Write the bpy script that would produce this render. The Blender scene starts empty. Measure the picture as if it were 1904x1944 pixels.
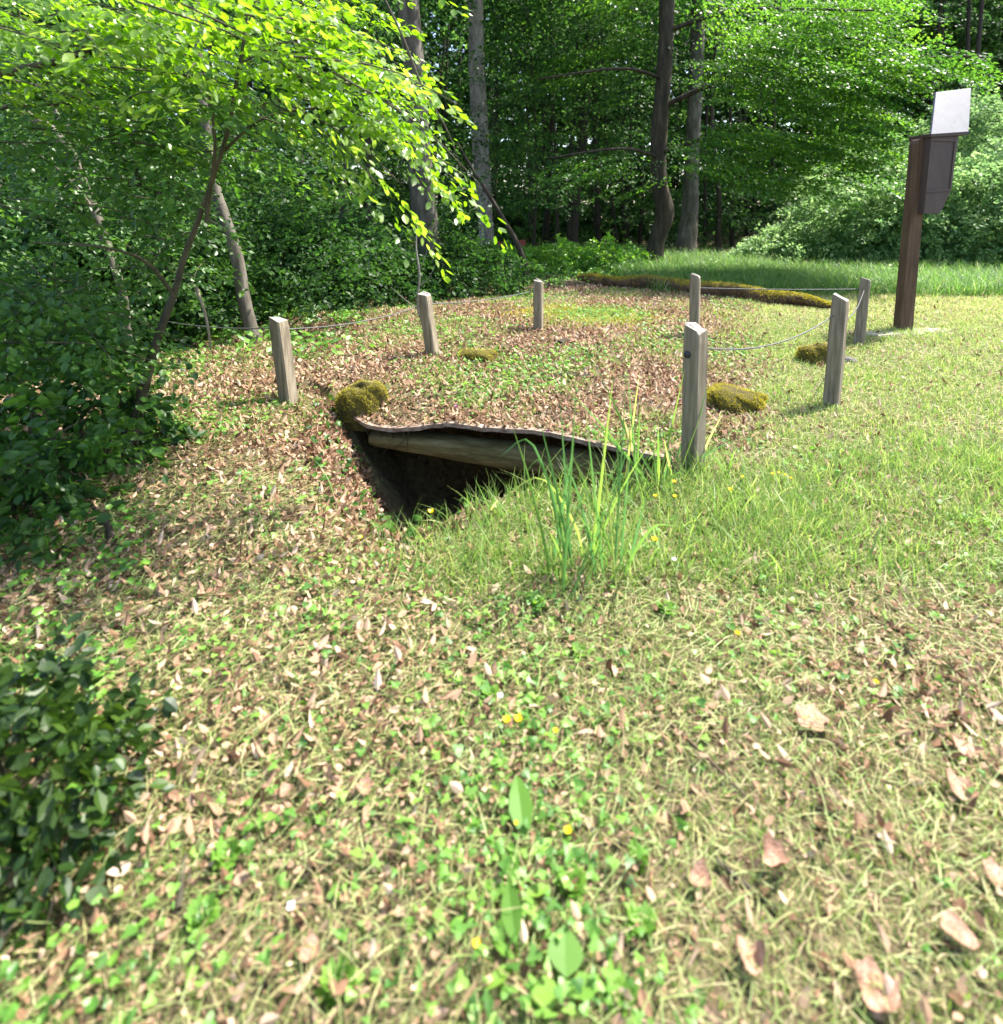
import bpy, math, random
import numpy as np
from mathutils import Vector
R = math.radians
rng = np.random.default_rng(11)
random.seed(5)
S = bpy.context.scene
C = S.collection

# ------------------------------------------------------------------ camera
CAM_Z, FPX, W, H = 1.45, 1100.0, 1904.0, 1944.0
PITCH, HOR = R(5.0), 390.0
CY = HOR + FPX*math.tan(PITCH)
cd = bpy.data.cameras.new('camera'); cam = bpy.data.objects.new('camera', cd); C.objects.link(cam)
cam.location = (0, 0, CAM_Z); cam.rotation_euler = (R(90)-PITCH, 0, 0)
cd.sensor_fit = 'HORIZONTAL'; cd.sensor_width = 36; cd.lens = 36*FPX/W
cd.shift_y = -(H/2-CY)/W
cd.clip_start = 0.05; cd.clip_end = 500
cd.dof.use_dof = True; cd.dof.focus_distance = 4.6; cd.dof.aperture_fstop = 1.9
S.camera = cam

# ------------------------------------------------------------------ light
SUN_EL, SUN_AZ = R(57), R(64)       # azimuth from the view direction towards the right
w = bpy.data.worlds.new('World'); S.world = w; w.use_nodes = True
nt = w.node_tree; bg = nt.nodes['Background']; bg.inputs['Strength'].default_value = 0.15
sk = nt.nodes.new('ShaderNodeTexSky'); sk.sky_type = 'NISHITA'; sk.sun_disc = False
sk.sun_elevation = SUN_EL; sk.sun_rotation = SUN_AZ; sk.air_density = 1.0; sk.dust_density = 2.0; sk.ozone_density = 0.6
nt.links.new(sk.outputs[0], bg.inputs['Color'])
sd = bpy.data.lights.new('sun', 'SUN'); sun = bpy.data.objects.new('sun', sd); C.objects.link(sun)
sd.energy = 4.4; sd.angle = R(0.5); sd.color = (1.0, 0.95, 0.86)
sv = Vector((math.sin(SUN_AZ)*math.cos(SUN_EL), math.cos(SUN_AZ)*math.cos(SUN_EL), math.sin(SUN_EL)))
sun.rotation_euler = sv.to_track_quat('Z', 'Y').to_euler()
S.view_settings.view_transform = 'Standard'; S.view_settings.look = 'None'
S.view_settings.exposure = 1.8; S.view_settings.gamma = 1.0
S.render.engine = 'CYCLES'
S.cycles.max_bounces = 7; S.cycles.diffuse_bounces = 4; S.cycles.glossy_bounces = 2; S.cycles.transmission_bounces = 5
S.cycles.use_denoising = True; S.cycles.sample_clamp_indirect = 6

# ------------------------------------------------------------------ pixel <-> world
cp, sp_ = math.cos(PITCH), math.sin(PITCH)
def ray(px, py):
    a, b = (px-W/2)/FPX, -(py-CY)/FPX
    return np.array([a, cp + b*sp_, -sp_ + b*cp])
def at(px, py, Y):
    d = ray(px, py); t = Y/d[1]
    return np.array([d[0]*t, Y, CAM_Z + d[2]*t])
def at_arr(px, py, Y):
    a, b = (px-W/2)/FPX, -(py-CY)/FPX
    dy = cp + b*sp_; t = Y/dy
    return np.stack([a*t, Y, CAM_Z + (-sp_ + b*cp)*t], 1)

# ------------------------------------------------------------------ terrain
def wob(x, y, s=0., f=1.):
    return (np.sin(x*1.7*f+y*.9*f+s)+np.sin(x*-1.1*f+y*2.3*f+s*2.1)+np.sin(x*3.1*f-y*2.7*f+s*.7)*.6+np.sin(x*5.3*f+y*4.1*f+s*3.3)*.35)/2.95
def sstep(a, b, v):
    t = np.clip((v-a)/(b-a), 0, 1); return t*t*(3-2*t)
def z0(x, y):
    z = .022*wob(x, y, 1.) + .008*wob(x, y, 4., 4.)*sstep(.5, 1.5, y)
    z = z + .12*sstep(9, 14, y)*wob(x*.3, y*.3, 2.)
    z = z + 1.1*sstep(6.0, 12, x)*sstep(10.5, 17, y)
    z = z + .10*np.exp(-((x-.2)**2/4+(y-6.6)**2/2.6))
    return z
def ground_at(px, py, fz=None):
    fz = fz or z0
    d = ray(px, py); t = .3
    while t < 80:
        p = d*t
        if CAM_Z + p[2] <= float(fz(np.array([p[0]]), np.array([p[1]]))[0]): break
        t += .01
    return np.array([p[0], p[1], CAM_Z+p[2]])

E_PX = [(600,742,4.55),(635,760,4.35),(665,785,4.12),(698,806,3.95),(754,813,3.86),(824,806,3.80),(858,804,3.76),(911,811,3.69),
        (997,816,3.61),(1050,823,3.54),(1099,834,3.47),(1193,855,3.36),(1285,873,3.27),(1330,880,3.24)]
E = np.array([at(*p) for p in E_PX])
def Ey(x): return np.interp(x, E[:, 0], E[:, 1])
def Ez(x): return np.interp(x, E[:, 0], E[:, 2])
front = [ground_at(*p)[:2] for p in [(612,782),(596,815),(630,905),(672,955),(738,1004),(850,996),(935,955),(1040,932),(1180,928),(1290,918)]]
Q = np.array([tuple(p) for p in front] + [(1.10,3.5),(1.0,4.8),(-.9,5.2),(-1.36,4.75)])
def poly_sd(x, y, P):
    d = np.full(x.shape, 1e9); inside = np.zeros(x.shape, bool); n = len(P)
    for i in range(n):
        ax, ay = P[i]; bx, by = P[(i+1) % n]
        ex, ey = bx-ax, by-ay
        t = np.clip(((x-ax)*ex+(y-ay)*ey)/(ex*ex+ey*ey+1e-12), 0, 1)
        d = np.minimum(d, np.hypot(x-ax-t*ex, y-ay-t*ey))
        c = ((ay > y) != (by > y)) & (x < (bx-ax)*(y-ay)/(by-ay+1e-12)+ax)
        inside ^= c
    return np.where(inside, d, -d)
def zt(x, y):
    z = z0(x, y)
    s = poly_sd(x, y, Q)
    s = s + .035*wob(x, y, 5., 5.)
    soft = .28+.50*(1-sstep(-.75, -.15, x+.06*wob(x, y, 3., 5.)))
    return z - .95*sstep(-.06, 1, s/soft) - .07*sstep(-.45, .05, s)*(y < Ey(x))*(1-sstep(-.6, -.2, x))
def zroof(x, y):
    v = y-Ey(x)
    return Ez(x)*(1-sstep(0, .6, v)) + (z0(x, y)+.015)*sstep(0, .6, v)
def on_roof(x, y):
    v = y-Ey(x)
    return (x > E[0, 0]+.02) & (x < E[-1, 0]-.01) & (v > 0.005) & (v < 2.3)
def zs(x, y):
    return np.where(on_roof(x, y), np.maximum(zroof(x, y), zt(x, y)), zt(x, y))

# ------------------------------------------------------------------ materials
def mat(name):
    m = bpy.data.materials.new(name); m.use_nodes = True
    n = m.node_tree; return m, n, n.nodes['Principled BSDF'], n.nodes, n.links
def ramp(nodes, stops):
    r = nodes.new('ShaderNodeValToRGB'); cr = r.color_ramp
    while len(cr.elements) < len(stops): cr.elements.new(.5)
    for e, (p, c) in zip(cr.elements, stops): e.position = p; e.color = (*c, 1)
    return r
def attr_mat(name, stops, rough=.5, trans=0., tcol=None, spec=.5, tmul=2.2):
    """colour from each leaf's own random number; thin leaves let light through"""
    m, n, b, N, L = mat(name)
    a = N.new('ShaderNodeAttribute'); a.attribute_name = 'rnd'
    r = ramp(N, stops); L.new(a.outputs['Fac'], r.inputs[0]); L.new(r.outputs[0], b.inputs['Base Color'])
    b.inputs['Roughness'].default_value = rough; b.inputs['Specular IOR Level'].default_value = spec
    if trans:
        t = N.new('ShaderNodeBsdfTranslucent'); mx = N.new('ShaderNodeMixShader')
        hs = N.new('ShaderNodeHueSaturation'); hs.inputs['Value'].default_value = tmul; hs.inputs['Hue'].default_value = .49 if tcol is None else tcol
        hs.inputs['Saturation'].default_value = 1.08
        L.new(r.outputs[0], hs.inputs['Color']); L.new(hs.outputs[0], t.inputs['Color'])
        mx.inputs[0].default_value = trans
        L.new(b.outputs[0], mx.inputs[1]); L.new(t.outputs[0], mx.inputs[2]); L.new(mx.outputs[0], N['Material Output'].inputs[0])
    return m
def noise_mat(name, stops, scale=(8, 8, 8), detail=6, rough=.85, bump=.3, bscale=40, spec=.3, dist=.01, up=None):
    m, n, b, N, L = mat(name)
    tc = N.new('ShaderNodeTexCoord'); mp = N.new('ShaderNodeMapping'); mp.inputs['Scale'].default_value = scale
    L.new(tc.outputs['Object'], mp.inputs[0])
    nz = N.new('ShaderNodeTexNoise'); nz.inputs['Scale'].default_value = 1; nz.inputs['Detail'].default_value = detail; nz.inputs['Roughness'].default_value = .65
    L.new(mp.outputs[0], nz.inputs['Vector'])
    r = ramp(N, stops); L.new(nz.outputs['Fac'], r.inputs[0]); col = r.outputs[0]
    if up:      # moss settles on the upper side
        g = N.new('ShaderNodeNewGeometry'); sx = N.new('ShaderNodeSeparateXYZ'); L.new(g.outputs['Normal'], sx.inputs[0])
        n2 = N.new('ShaderNodeTexNoise'); n2.inputs['Scale'].default_value = up[2]; n2.inputs['Detail'].default_value = 5; L.new(tc.outputs['Object'], n2.inputs['Vector'])
        ad = N.new('ShaderNodeMath'); ad.operation = 'ADD'; L.new(sx.outputs['Z'], ad.inputs[0]); L.new(n2.outputs['Fac'], ad.inputs[1])
        r2 = ramp(N, [(0., (0, 0, 0)), (1., (1, 1, 1))]); r2.color_ramp.elements[0].position = up[1]/2; r2.color_ramp.elements[1].position = min(1, up[1]/2+.12)
        dv = N.new('ShaderNodeMath'); dv.operation = 'DIVIDE'; dv.inputs[1].default_value = 2; L.new(ad.outputs[0], dv.inputs[0]); L.new(dv.outputs[0], r2.inputs[0])
        mx = N.new('ShaderNodeMix'); mx.data_type = 'RGBA'; L.new(r2.outputs[0], mx.inputs[0]); L.new(col, mx.inputs[6]); mx.inputs[7].default_value = (*up[0], 1)
        col = mx.outputs[2]
    L.new(col, b.inputs['Base Color'])
    b.inputs['Roughness'].default_value = rough; b.inputs['Specular IOR Level'].default_value = spec
    if bump:
        n3 = N.new('ShaderNodeTexNoise'); n3.inputs['Scale'].default_value = bscale/8; n3.inputs['Detail'].default_value = 8
        L.new(mp.outputs[0], n3.inputs['Vector'])
        bp = N.new('ShaderNodeBump'); bp.inputs['Strength'].default_value = bump; bp.inputs['Distance'].default_value = dist
        L.new(n3.outputs['Fac'], bp.inputs['Height']); L.new(bp.outputs[0], b.inputs['Normal'])
    return m

M = {}
M['soil'] = noise_mat('soil', [(.28, (.035, .024, .014)), (.42, (.11, .08, .045)), (.55, (.14, .125, .06)), (.66, (.20, .17, .09)), (.8, (.25, .19, .12))], (22, 22, 22), bump=.8, rough=.95, dist=.03)
M['pit_soil'] = noise_mat('dark_soil', [(.3, (.02, .014, .010)), (.7, (.05, .035, .022))], (9, 9, 9), rough=.95)
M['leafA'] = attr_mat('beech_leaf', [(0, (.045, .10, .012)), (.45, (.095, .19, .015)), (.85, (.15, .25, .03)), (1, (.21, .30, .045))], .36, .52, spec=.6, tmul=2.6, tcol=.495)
M['leafB'] = attr_mat('shade_toned_leaf', [(0, (.014, .045, .011)), (.5, (.026, .073, .014)), (1, (.05, .12, .022))], .48, .45, spec=.3, tmul=2.2)  # greens darkened to put shade into the lower left bushes
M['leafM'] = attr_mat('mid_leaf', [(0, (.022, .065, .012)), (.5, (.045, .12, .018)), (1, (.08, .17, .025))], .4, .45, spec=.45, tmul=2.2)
M['leafE'] = attr_mat('shade_toned_bush_leaf', [(0, (.010, .028, .005)), (.5, (.020, .050, .007)), (1, (.05, .10, .012))], .45, .35, spec=.4, tmul=1.8)  # still darker copy, standing in for shade on the corner bush
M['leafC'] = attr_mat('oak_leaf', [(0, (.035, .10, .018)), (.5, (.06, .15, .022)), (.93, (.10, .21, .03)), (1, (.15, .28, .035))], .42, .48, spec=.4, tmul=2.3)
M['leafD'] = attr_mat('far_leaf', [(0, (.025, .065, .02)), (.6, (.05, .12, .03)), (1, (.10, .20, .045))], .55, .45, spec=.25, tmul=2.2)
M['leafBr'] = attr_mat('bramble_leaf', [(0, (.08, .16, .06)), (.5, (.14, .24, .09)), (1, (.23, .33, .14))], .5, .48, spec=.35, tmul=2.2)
M['ivy'] = attr_mat('ivy_leaf', [(0, (.04, .12, .02)), (.5, (.10, .25, .03)), (1, (.20, .38, .05))], .4, .4, tmul=1.9)
M['grass'] = attr_mat('grass_blade', [(0, (.07, .15, .035)), (.4, (.14, .25, .05)), (.7, (.23, .33, .08)), (.88, (.36, .40, .14)), (1, (.48, .42, .22))], .45, .45, tmul=1.8)
M['tallgrass'] = attr_mat('tall_grass_blade', [(0, (.05, .13, .045)), (.35, (.07, .17, .05)), (.7, (.12, .23, .05)), (.9, (.22, .34, .07)), (1, (.42, .38, .16))], .36, .45, spec=.5, tmul=2.0)
M['meadow'] = attr_mat('meadow_grass', [(0, (.055, .13, .03)), (.6, (.10, .21, .045)), (.93, (.18, .30, .07)), (1, (.42, .40, .2))], .5, .45, tmul=1.9)
M['straw'] = attr_mat('mown_straw', [(0, (.12, .08, .045)), (.2, (.25, .19, .09)), (.4, (.39, .37, .16)), (.7, (.21, .29, .08)), (.9, (.26, .34, .10)), (1, (.50, .46, .26))], .6, .3, tmul=1.5, tcol=.5)
M['litter'] = attr_mat('dead_leaf', [(0, (.07, .04, .022)), (.25, (.20, .11, .065)), (.55, (.37, .235, .15)), (.85, (.47, .33, .23)), (1, (.54, .42, .32))], .7, .2, tmul=1.3, tcol=.5, spec=.15)
M['weed'] = attr_mat('low_weed', [(0, (.06, .15, .03)), (.5, (.12, .27, .04)), (1, (.22, .38, .07))], .45, .4, tmul=1.8)
M['moss'] = attr_mat('moss_tuft', [(0, (.14, .125, .02)), (.5, (.34, .30, .035)), (1, (.54, .47, .06))], .8, .35, tmul=1.5, tcol=.5)
M['mosscore'] = noise_mat('moss_bed', [(.3, (.03, .025, .01)), (.7, (.11, .09, .02))], (12, 12, 12), rough=1)
M['bark_grey'] = noise_mat('grey_bark', [(.3, (.035, .03, .022)), (.5, (.09, .078, .06)), (.7, (.17, .15, .12))], (9, 9, 2.5), up=None, bump=.6)
M['bark_pale'] = noise_mat('pale_bark', [(.3, (.07, .06, .05)), (.5, (.19, .17, .145)), (.75, (.32, .30, .26))], (10, 10, 4), bump=.5)
M['bark_dark'] = noise_mat('dark_bark', [(.3, (.018, .014, .010)), (.6, (.05, .038, .026)), (.8, (.09, .07, .05))], (12, 12, 2.5), bump=.8)
M['bark_brown'] = noise_mat('brown_bark', [(.3, (.03, .026, .016)), (.6, (.075, .065, .04)), (.8, (.13, .115, .075))], (14, 14, 5), bump=.6)
M['bark_oak'] = noise_mat('oak_bark', [(.3, (.018, .013, .009)), (.55, (.05, .038, .025)), (.8, (.12, .095, .06))], (12, 12, 2), bump=.9)
M['post'] = noise_mat('weathered_wood', [(.25, (.045, .038, .028)), (.42, (.155, .125, .085)), (.58, (.23, .19, .135)), (.8, (.31, .265, .195))], (38, 38, 2.6), detail=8, bump=.7, bscale=14, dist=.006)
M['post_top'] = noise_mat('weathered_end_grain', [(.3, (.12, .11, .09)), (.6, (.30, .275, .24))], (60, 60, 60), bump=.6, dist=.004)
M['steel'] = noise_mat('dull_steel', [(.3, (.05, .05, .05)), (.7, (.13, .13, .13))], (60, 60, 60), rough=.5, bump=.1)
M['bolt'] = noise_mat('dark_bolt', [(.3, (.015, .015, .018)), (.7, (.05, .05, .055))], (60, 60, 60), rough=.45, bump=.2)
M['sign_post'] = noise_mat('stained_post', [(.3, (.05, .029, .016)), (.55, (.11, .066, .04)), (.8, (.18, .115, .072))], (30, 30, 2), bump=.5, dist=.005)
M['box'] = noise_mat('brown_painted_wood', [(.3, (.055, .036, .031)), (.7, (.085, .057, .047))], (10, 10, 3), rough=.55, bump=.15, spec=.4)
M['boxroof'] = noise_mat('pale_metal_roof', [(.34, (.065, .078, .085)), (.45, (.085, .09, .115)), (.7, (.105, .11, .135))], (14, 14, 3), rough=.6, bump=.05)
M['concrete'] = noise_mat('mossy_beam', [(.25, (.035, .028, .010)), (.45, (.10, .085, .030)), (.6, (.17, .145, .065)), (.8, (.25, .22, .13))], (3, 9, 30), rough=.8, bump=.6, dist=.01)
M['edge'] = noise_mat('weathered_edge', [(.3, (.08, .05, .035)), (.5, (.22, .16, .12)), (.8, (.40, .34, .29))], (20, 20, 30), rough=.8, bump=.5)
M['darkwall'] = noise_mat('dark_brown_slab', [(.3, (.02, .015, .010)), (.7, (.06, .045, .03))], (8, 8, 8), rough=.9)  # dark brown mottle for the roof slab
M['log'] = noise_mat('rotting_log', [(.3, (.035, .02, .012)), (.55, (.11, .06, .035)), (.8, (.22, .13, .08))], (3, 12, 12), bump=.9, up=((.16, .12, .015), 1.02, 5), dist=.02)
M['slab'] = noise_mat('pale_gravelly_stone', [(.3, (.18, .15, .13)), (.6, (.42, .38, .35)), (.8, (.6, .56, .53))], (14, 14, 14), bump=.6)
M['stone'] = noise_mat('dark_stone', [(.3, (.05, .045, .04)), (.7, (.16, .15, .13))], (20, 20, 20), bump=.6)
M['yellow'] = attr_mat('yellow_petal', [(0, (.75, .50, .01)), (1, (.85, .62, .02))], .35, .3, tmul=1.2, tcol=.5)
M['white_petal'] = attr_mat('white_petal', [(0, (.7, .7, .66)), (1, (.8, .8, .78))], .5, .3, tmul=1.1, tcol=.5)
M['purple'] = attr_mat('purple_petal', [(0, (.25, .03, .22)), (1, (.40, .06, .32))], .5, .3, tmul=1.1, tcol=.5)
M['dock'] = attr_mat('dock_leaf', [(0, (.09, .20, .03)), (.6, (.13, .27, .035)), (1, (.19, .33, .05))], .5, .4, spec=.3, tmul=1.6)
M['bigleaf_'] = attr_mat('big_dead_leaf', [(0, (.26, .13, .075)), (1, (.42, .25, .17))], .6, .12, tmul=1.2, tcol=.5)
M['bigleaf'] = noise_mat('big_dead_leaf', [(.3, (.12, .06, .035)), (.5, (.30, .17, .11)), (.7, (.44, .29, .21))], (35, 35, 35), rough=.7, bump=.8, dist=.006)
M['red'] = noise_mat('faded_red_wood', [(.3, (.13, .022, .016)), (.7, (.22, .05, .035))], (12, 12, 12), rough=.7)

# ------------------------------------------------------------------ object helpers
def props(o, label, cat, group=None, kind=None):
    if label: o['label'] = label
    if cat: o['category'] = cat
    if group: o['group'] = group
    if kind: o['kind'] = kind
    return o
def thing(name, loc, label, cat, group=None):
    o = bpy.data.objects.new(name, None); C.objects.link(o); o.location = [float(v) for v in loc]; o.empty_display_size = .1
    return props(o, label, cat, group)
def mesh_np(name, V, F, m, parent=None, smooth=False, rnd=None):
    """V (n,3), F (k,s) one face size; vertices in world space, moved under the parent's base"""
    me = bpy.data.meshes.new(name)
    V = np.asarray(V, dtype=np.float32); F = np.asarray(F, dtype=np.int32)
    if parent is not None: V = V - np.array(parent.location, dtype=np.float32)
    me.vertices.add(len(V)); me.vertices.foreach_set('co', V.ravel())
    k, s = F.shape
    me.loops.add(k*s); me.loops.foreach_set('vertex_index', F.ravel())
    me.polygons.add(k); me.polygons.foreach_set('loop_start', np.arange(0, k*s, s, dtype=np.int32))
    me.polygons.foreach_set('use_smooth', np.full(k, smooth))
    me.update(calc_edges=True)
    if rnd is not None:
        a = me.attributes.new('rnd', 'FLOAT', 'POINT'); a.data.foreach_set('value', np.asarray(rnd, dtype=np.float32))
    me.materials.append(m)
    o = bpy.data.objects.new(name, me); C.objects.link(o)
    if parent is not None: o.parent = parent
    return o
def norm(v): return v/np.maximum(np.linalg.norm(v, axis=-1, keepdims=True), 1e-9)
# templates: x across, y along, z normal; quads only
def leaf_lo(wd=.6, fold=.08):
    V = np.array([(0, 0, 0), (wd/2, .45, 0), (0, 1, -.06), (-wd/2, .45, 0), (0, .5, -fold)])
    return V, np.array([(0, 1, 2, 4), (0, 4, 2, 3)])
def leaf_hi(wd=.6, fold=.07, curl=.12):
    ys = [0, .18, .42, .68, .88, 1.0]; ws = [.02, .32, .5, .40, .2, .01]
    V, F = [], []
    for i, (y, q) in enumerate(zip(ys, ws)):
        z = -curl*y*y
        V += [(-wd*q, y, z), (0, y+.02, z-fold*(q*2)), (wd*q, y, z)]
    for i in range(len(ys)-1):
        a = i*3; F += [(a, a+1, a+4, a+3), (a+1, a+2, a+5, a+4)]
    return np.array(V), np.array(F)
def leaf_lobed(n=5, wd=.8, curl=.2, amp=.13):      # a broad dead leaf with lobes
    V = [(0, .0, 0)]; N = n*4
    V = []
    for ring, s in ((0, .35), (1, 1.)):
        for i in range(N):
            a = 2*math.pi*i/N
            r = s*(1+amp*math.cos(a*n)*ring)
            x, y = math.sin(a)*r*wd/2, .5-math.cos(a)*r*.5
            V.append((x, y, curl*(x*x*2.2+(y-.5)**2*.8) + .02*math.sin(3*a)*ring))
    F = [(i, (i+1) % N, N+(i+1) % N, N+i) for i in range(N)]
    for i in range(0, N//2-1): F.append((i, N-1-i, N-2-i, i+1))
    return np.array(V), np.array(F)
def blade(seg=3, bend=.35, wd=.05):
    V, F = [], []
    for i in range(seg+1):
        t = i/seg; ww = wd/2*(1-t**1.6)+.001
        V += [(-ww, bend*t*t, t*(1-.25*bend*t)), (ww, bend*t*t, t*(1-.25*bend*t))]
    for i in range(seg): F.append((2*i, 2*i+1, 2*i+3, 2*i+2))
    return np.array(V), np.array(F)
def inst(tpl, pos, X, Y, Z, sc, rnd):
    """copies of a template: columns X,Y,Z are axes, sc (n,) or (n,3)"""
    V, F = tpl; n = len(pos); sc = np.asarray(sc)
    if sc.ndim == 1: sc = np.repeat(sc[:, None], 3, 1)
    P = (V[None, :, 0:1]*sc[:, None, 0:1]*X[:, None, :] + V[None, :, 1:2]*sc[:, None, 1:2]*Y[:, None, :] + V[None, :, 2:3]*sc[:, None, 2:3]*Z[:, None, :]) + pos[:, None, :]
    FF = F[None]+(np.arange(n)*len(V))[:, None, None]
    return P.reshape(-1, 3), FF.reshape(-1, F.shape[1]), np.repeat(rnd, len(V))
def join(parts):
    V, F, Rr, o = [], [], [], 0
    for v, f, r in parts:
        V.append(v); F.append(f+o); Rr.append(r); o += len(v)
    return np.concatenate(V), np.concatenate(F), np.concatenate(Rr)
def axes(Yd, Zn):
    Y = norm(Yd); X = norm(np.cross(Y, Zn)); Z = np.cross(X, Y)
    return X, Y, Z
def tube(P, rad, n=10, rough=0., seed=0, cap=True):
    P = np.asarray(P, float); k = len(P); rad = np.asarray(rad, float)*np.ones(k)
    T = np.gradient(P, axis=0); T = norm(T)
    ref = np.array([0, 1., 0]) if abs(T[0][1]) < .9 else np.array([1., 0, 0])
    V = []
    rr = np.random.default_rng(seed)
    ph = rr.uniform(0, 6.28, 4)
    for i in range(k):
        x = np.cross(ref, T[i]); x /= np.linalg.norm(x); y = np.cross(T[i], x)
        for j in range(n):
            a = 2*math.pi*j/n
            r = rad[i]*(1+rough*(math.sin(2*a+ph[0]+i*.35)+.6*math.sin(3*a+ph[1]-i*.5)+.5*math.sin(5*a+ph[2]+i*.9))*.5 + rough*rr.normal()*.25)
            V.append(P[i]+(x*math.cos(a)+y*math.sin(a))*r)
    F = [(i*n+j, i*n+(j+1) % n, (i+1)*n+(j+1) % n, (i+1)*n+j) for i in range(k-1) for j in range(n)]
    if cap:
        for b in (0, (k-1)*n):
            for j in range(1, n//2): F.append((b+j-1, b+j, b+n-1-j, b+n-j)) if n-j < n else F.append((b+j-1, b+j, b+n-1-j, b+n-j if n-j < n else b))
    return np.array(V), np.array(F)
def smooth_path(P, n=24):
    P = np.asarray(P, float); k = len(P)
    if k < 3:
        t = np.linspace(0, 1, n)[:, None]; return P[0]*(1-t)+P[-1]*t
    Q_ = np.vstack([2*P[0]-P[1], P, 2*P[-1]-P[-2]]); out = []
    for i, u in enumerate(np.linspace(0, k-1-1e-6, n)):
        s = int(u); t = u-s; a, b, c, d = Q_[s], Q_[s+1], Q_[s+2], Q_[s+3]
        out.append(.5*((2*b)+(-a+c)*t+(2*a-5*b+4*c-d)*t*t+(-a+3*b-3*c+d)*t**3))
    return np.array(out)
def jointubes(lst):
    V, F, o = [], [], 0
    for v, f in lst: V.append(v); F.append(f+o); o += len(v)
    return np.concatenate(V), np.concatenate(F)

# ------------------------------------------------------------------ foliage sprays
def sprays(cent, dirs, L, Wd, nl, size, tpl, droop=.25, flat=.35, rvar=.25, rbase=None, seed=0, thick=.03, tiltn=.16):
    """flat fans of leaves: cent (n,3), dirs (n,3) unit; L,Wd length and half width; nl leaves each"""
    g = np.random.default_rng(seed+100); n = len(cent)
    L = np.asarray(L)*np.ones(n); Wd = np.asarray(Wd)*np.ones(n)
    up = np.tile([0, 0, 1.], (n, 1)) + g.normal(0, tiltn, (n, 3))
    s = norm(np.cross(dirs, up)); up = np.cross(s, dirs)
    u = g.uniform(0, 1, (n, nl)); side = g.choice([-1, 1], (n, nl)); v = g.uniform(0, 1, (n, nl))*side*(1-.55*u)
    p = cent[:, None]+dirs[:, None]*(u*L[:, None])[..., None]+s[:, None]*(v*Wd[:, None])[..., None]
    p[..., 2] -= droop*(u**2)*L[:, None] + .5*droop*v*v*Wd[:, None]
    p += up[:, None]*g.normal(0, thick, (n, nl, 1))*L[:, None, None]
    ax = dirs[:, None]*.7+s[:, None]*(side*.8)[..., None]+g.normal(0, .35, (n, nl, 3)); ax[..., 2] -= .35*(1+droop)
    nn = up[:, None]+g.normal(0, flat, (n, nl, 3))
    X, Y, Z = axes(ax.reshape(-1, 3), nn.reshape(-1, 3))
    rb = g.uniform(.15, .85, n) if rbase is None else rbase
    r = np.clip(rb[:, None]+g.normal(0, rvar, (n, nl)), 0, 1).ravel()
    sc = size*g.uniform(.65, 1.25, n*nl)
    return inst(tpl, p.reshape(-1, 3), X, Y, Z, sc, r)
def in_poly(px, py, P): return poly_sd(px, py, np.array(P, float)) > 0
def poly_pts(P, n, g):
    P = np.array(P, float); out = []; c = 0
    while c < n:
        x = g.uniform(P[:, 0].min(), P[:, 0].max(), n*2); y = g.uniform(P[:, 1].min(), P[:, 1].max(), n*2)
        k = in_poly(x, y, P); out.append(np.stack([x[k], y[k]], 1)); c += k.sum()
    return np.concatenate(out)[:n]
def rdir(n, g, az=None, spread=3.14, dz=(-.3, .15)):
    a = g.uniform(0, 6.283, n) if az is None else az+g.normal(0, spread, n)
    return norm(np.stack([np.cos(a), np.sin(a), g.uniform(*dz, n)], 1))
def region_sprays(P, Y, n, L, Wd, nl, size, tpl, seed, az=None, spread=1., dz=(-.3, .15), **kw):
    g = np.random.default_rng(seed)
    q = poly_pts(P, n, g); c = at_arr(q[:, 0], q[:, 1], g.uniform(Y[0], Y[1], n))
    d = rdir(n, g, az, spread, dz)
    return sprays(c-d*L*.5, d, L*g.uniform(.7, 1.3, n), Wd, nl, size, tpl, seed=seed, **kw), (c-d*L*.5, d)
LO, HI = leaf_lo(.62), leaf_hi(.62)

# ================================================================== SETTING: ground
def axis(segs):
    out = []
    for a, b, st in segs: out += list(np.arange(a, b, st))
    return np.array(out+[segs[-1][1]])
gx = axis([(-60, -12, 2.), (-12, -4, .4), (-4, -1.6, .1), (-1.6, 1.6, .03), (1.6, 4, .1), (4, 14, .4), (14, 60, 2.)])
gy = axis([(-8, .2, .4), (.2, 2.4, .06), (2.4, 5.5, .03), (5.5, 9, .1), (9, 20, .4), (20, 90, 2.)])
XX, YY = np.meshgrid(gx, gy); ZZ = zt(XX, YY)
nx, ny = len(gx), len(gy)
idx = np.arange(nx*ny).reshape(ny, nx)
F = np.stack([idx[:-1, :-1], idx[:-1, 1:], idx[1:, 1:], idx[1:, :-1]], -1).reshape(-1, 4)
g_ = mesh_np('ground', np.stack([XX, YY, ZZ], -1).reshape(-1, 3), F, M['soil'], smooth=True); props(g_, 'bare brown soil under the leaves and grass', 'ground', kind='structure')
# earth lying on the dugout roof
u = np.linspace(E[0, 0], E[-1, 0], 90); v = np.concatenate([np.linspace(0, .6, 14), np.linspace(.7, 2.4, 18)])
UU, VV = np.meshgrid(u, v); yy = Ey(UU)+VV; zz = zroof(UU, yy)
zz = zz - .05*sstep(2.2, 2.4, VV) - .05*sstep(E[-1, 0]-.06, E[-1, 0], UU) - .05*(1-sstep(E[0, 0], E[0, 0]+.06, UU))
i2 = np.arange(UU.size).reshape(UU.shape)
F = np.stack([i2[:-1, :-1], i2[:-1, 1:], i2[1:, 1:], i2[1:, :-1]], -1).reshape(-1, 4)
props(mesh_np('earth_mound', np.stack([UU, yy, zz], -1).reshape(-1, 3), F, M['soil'], smooth=True), 'earth heaped over the dugout roof', 'ground', kind='structure')

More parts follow.
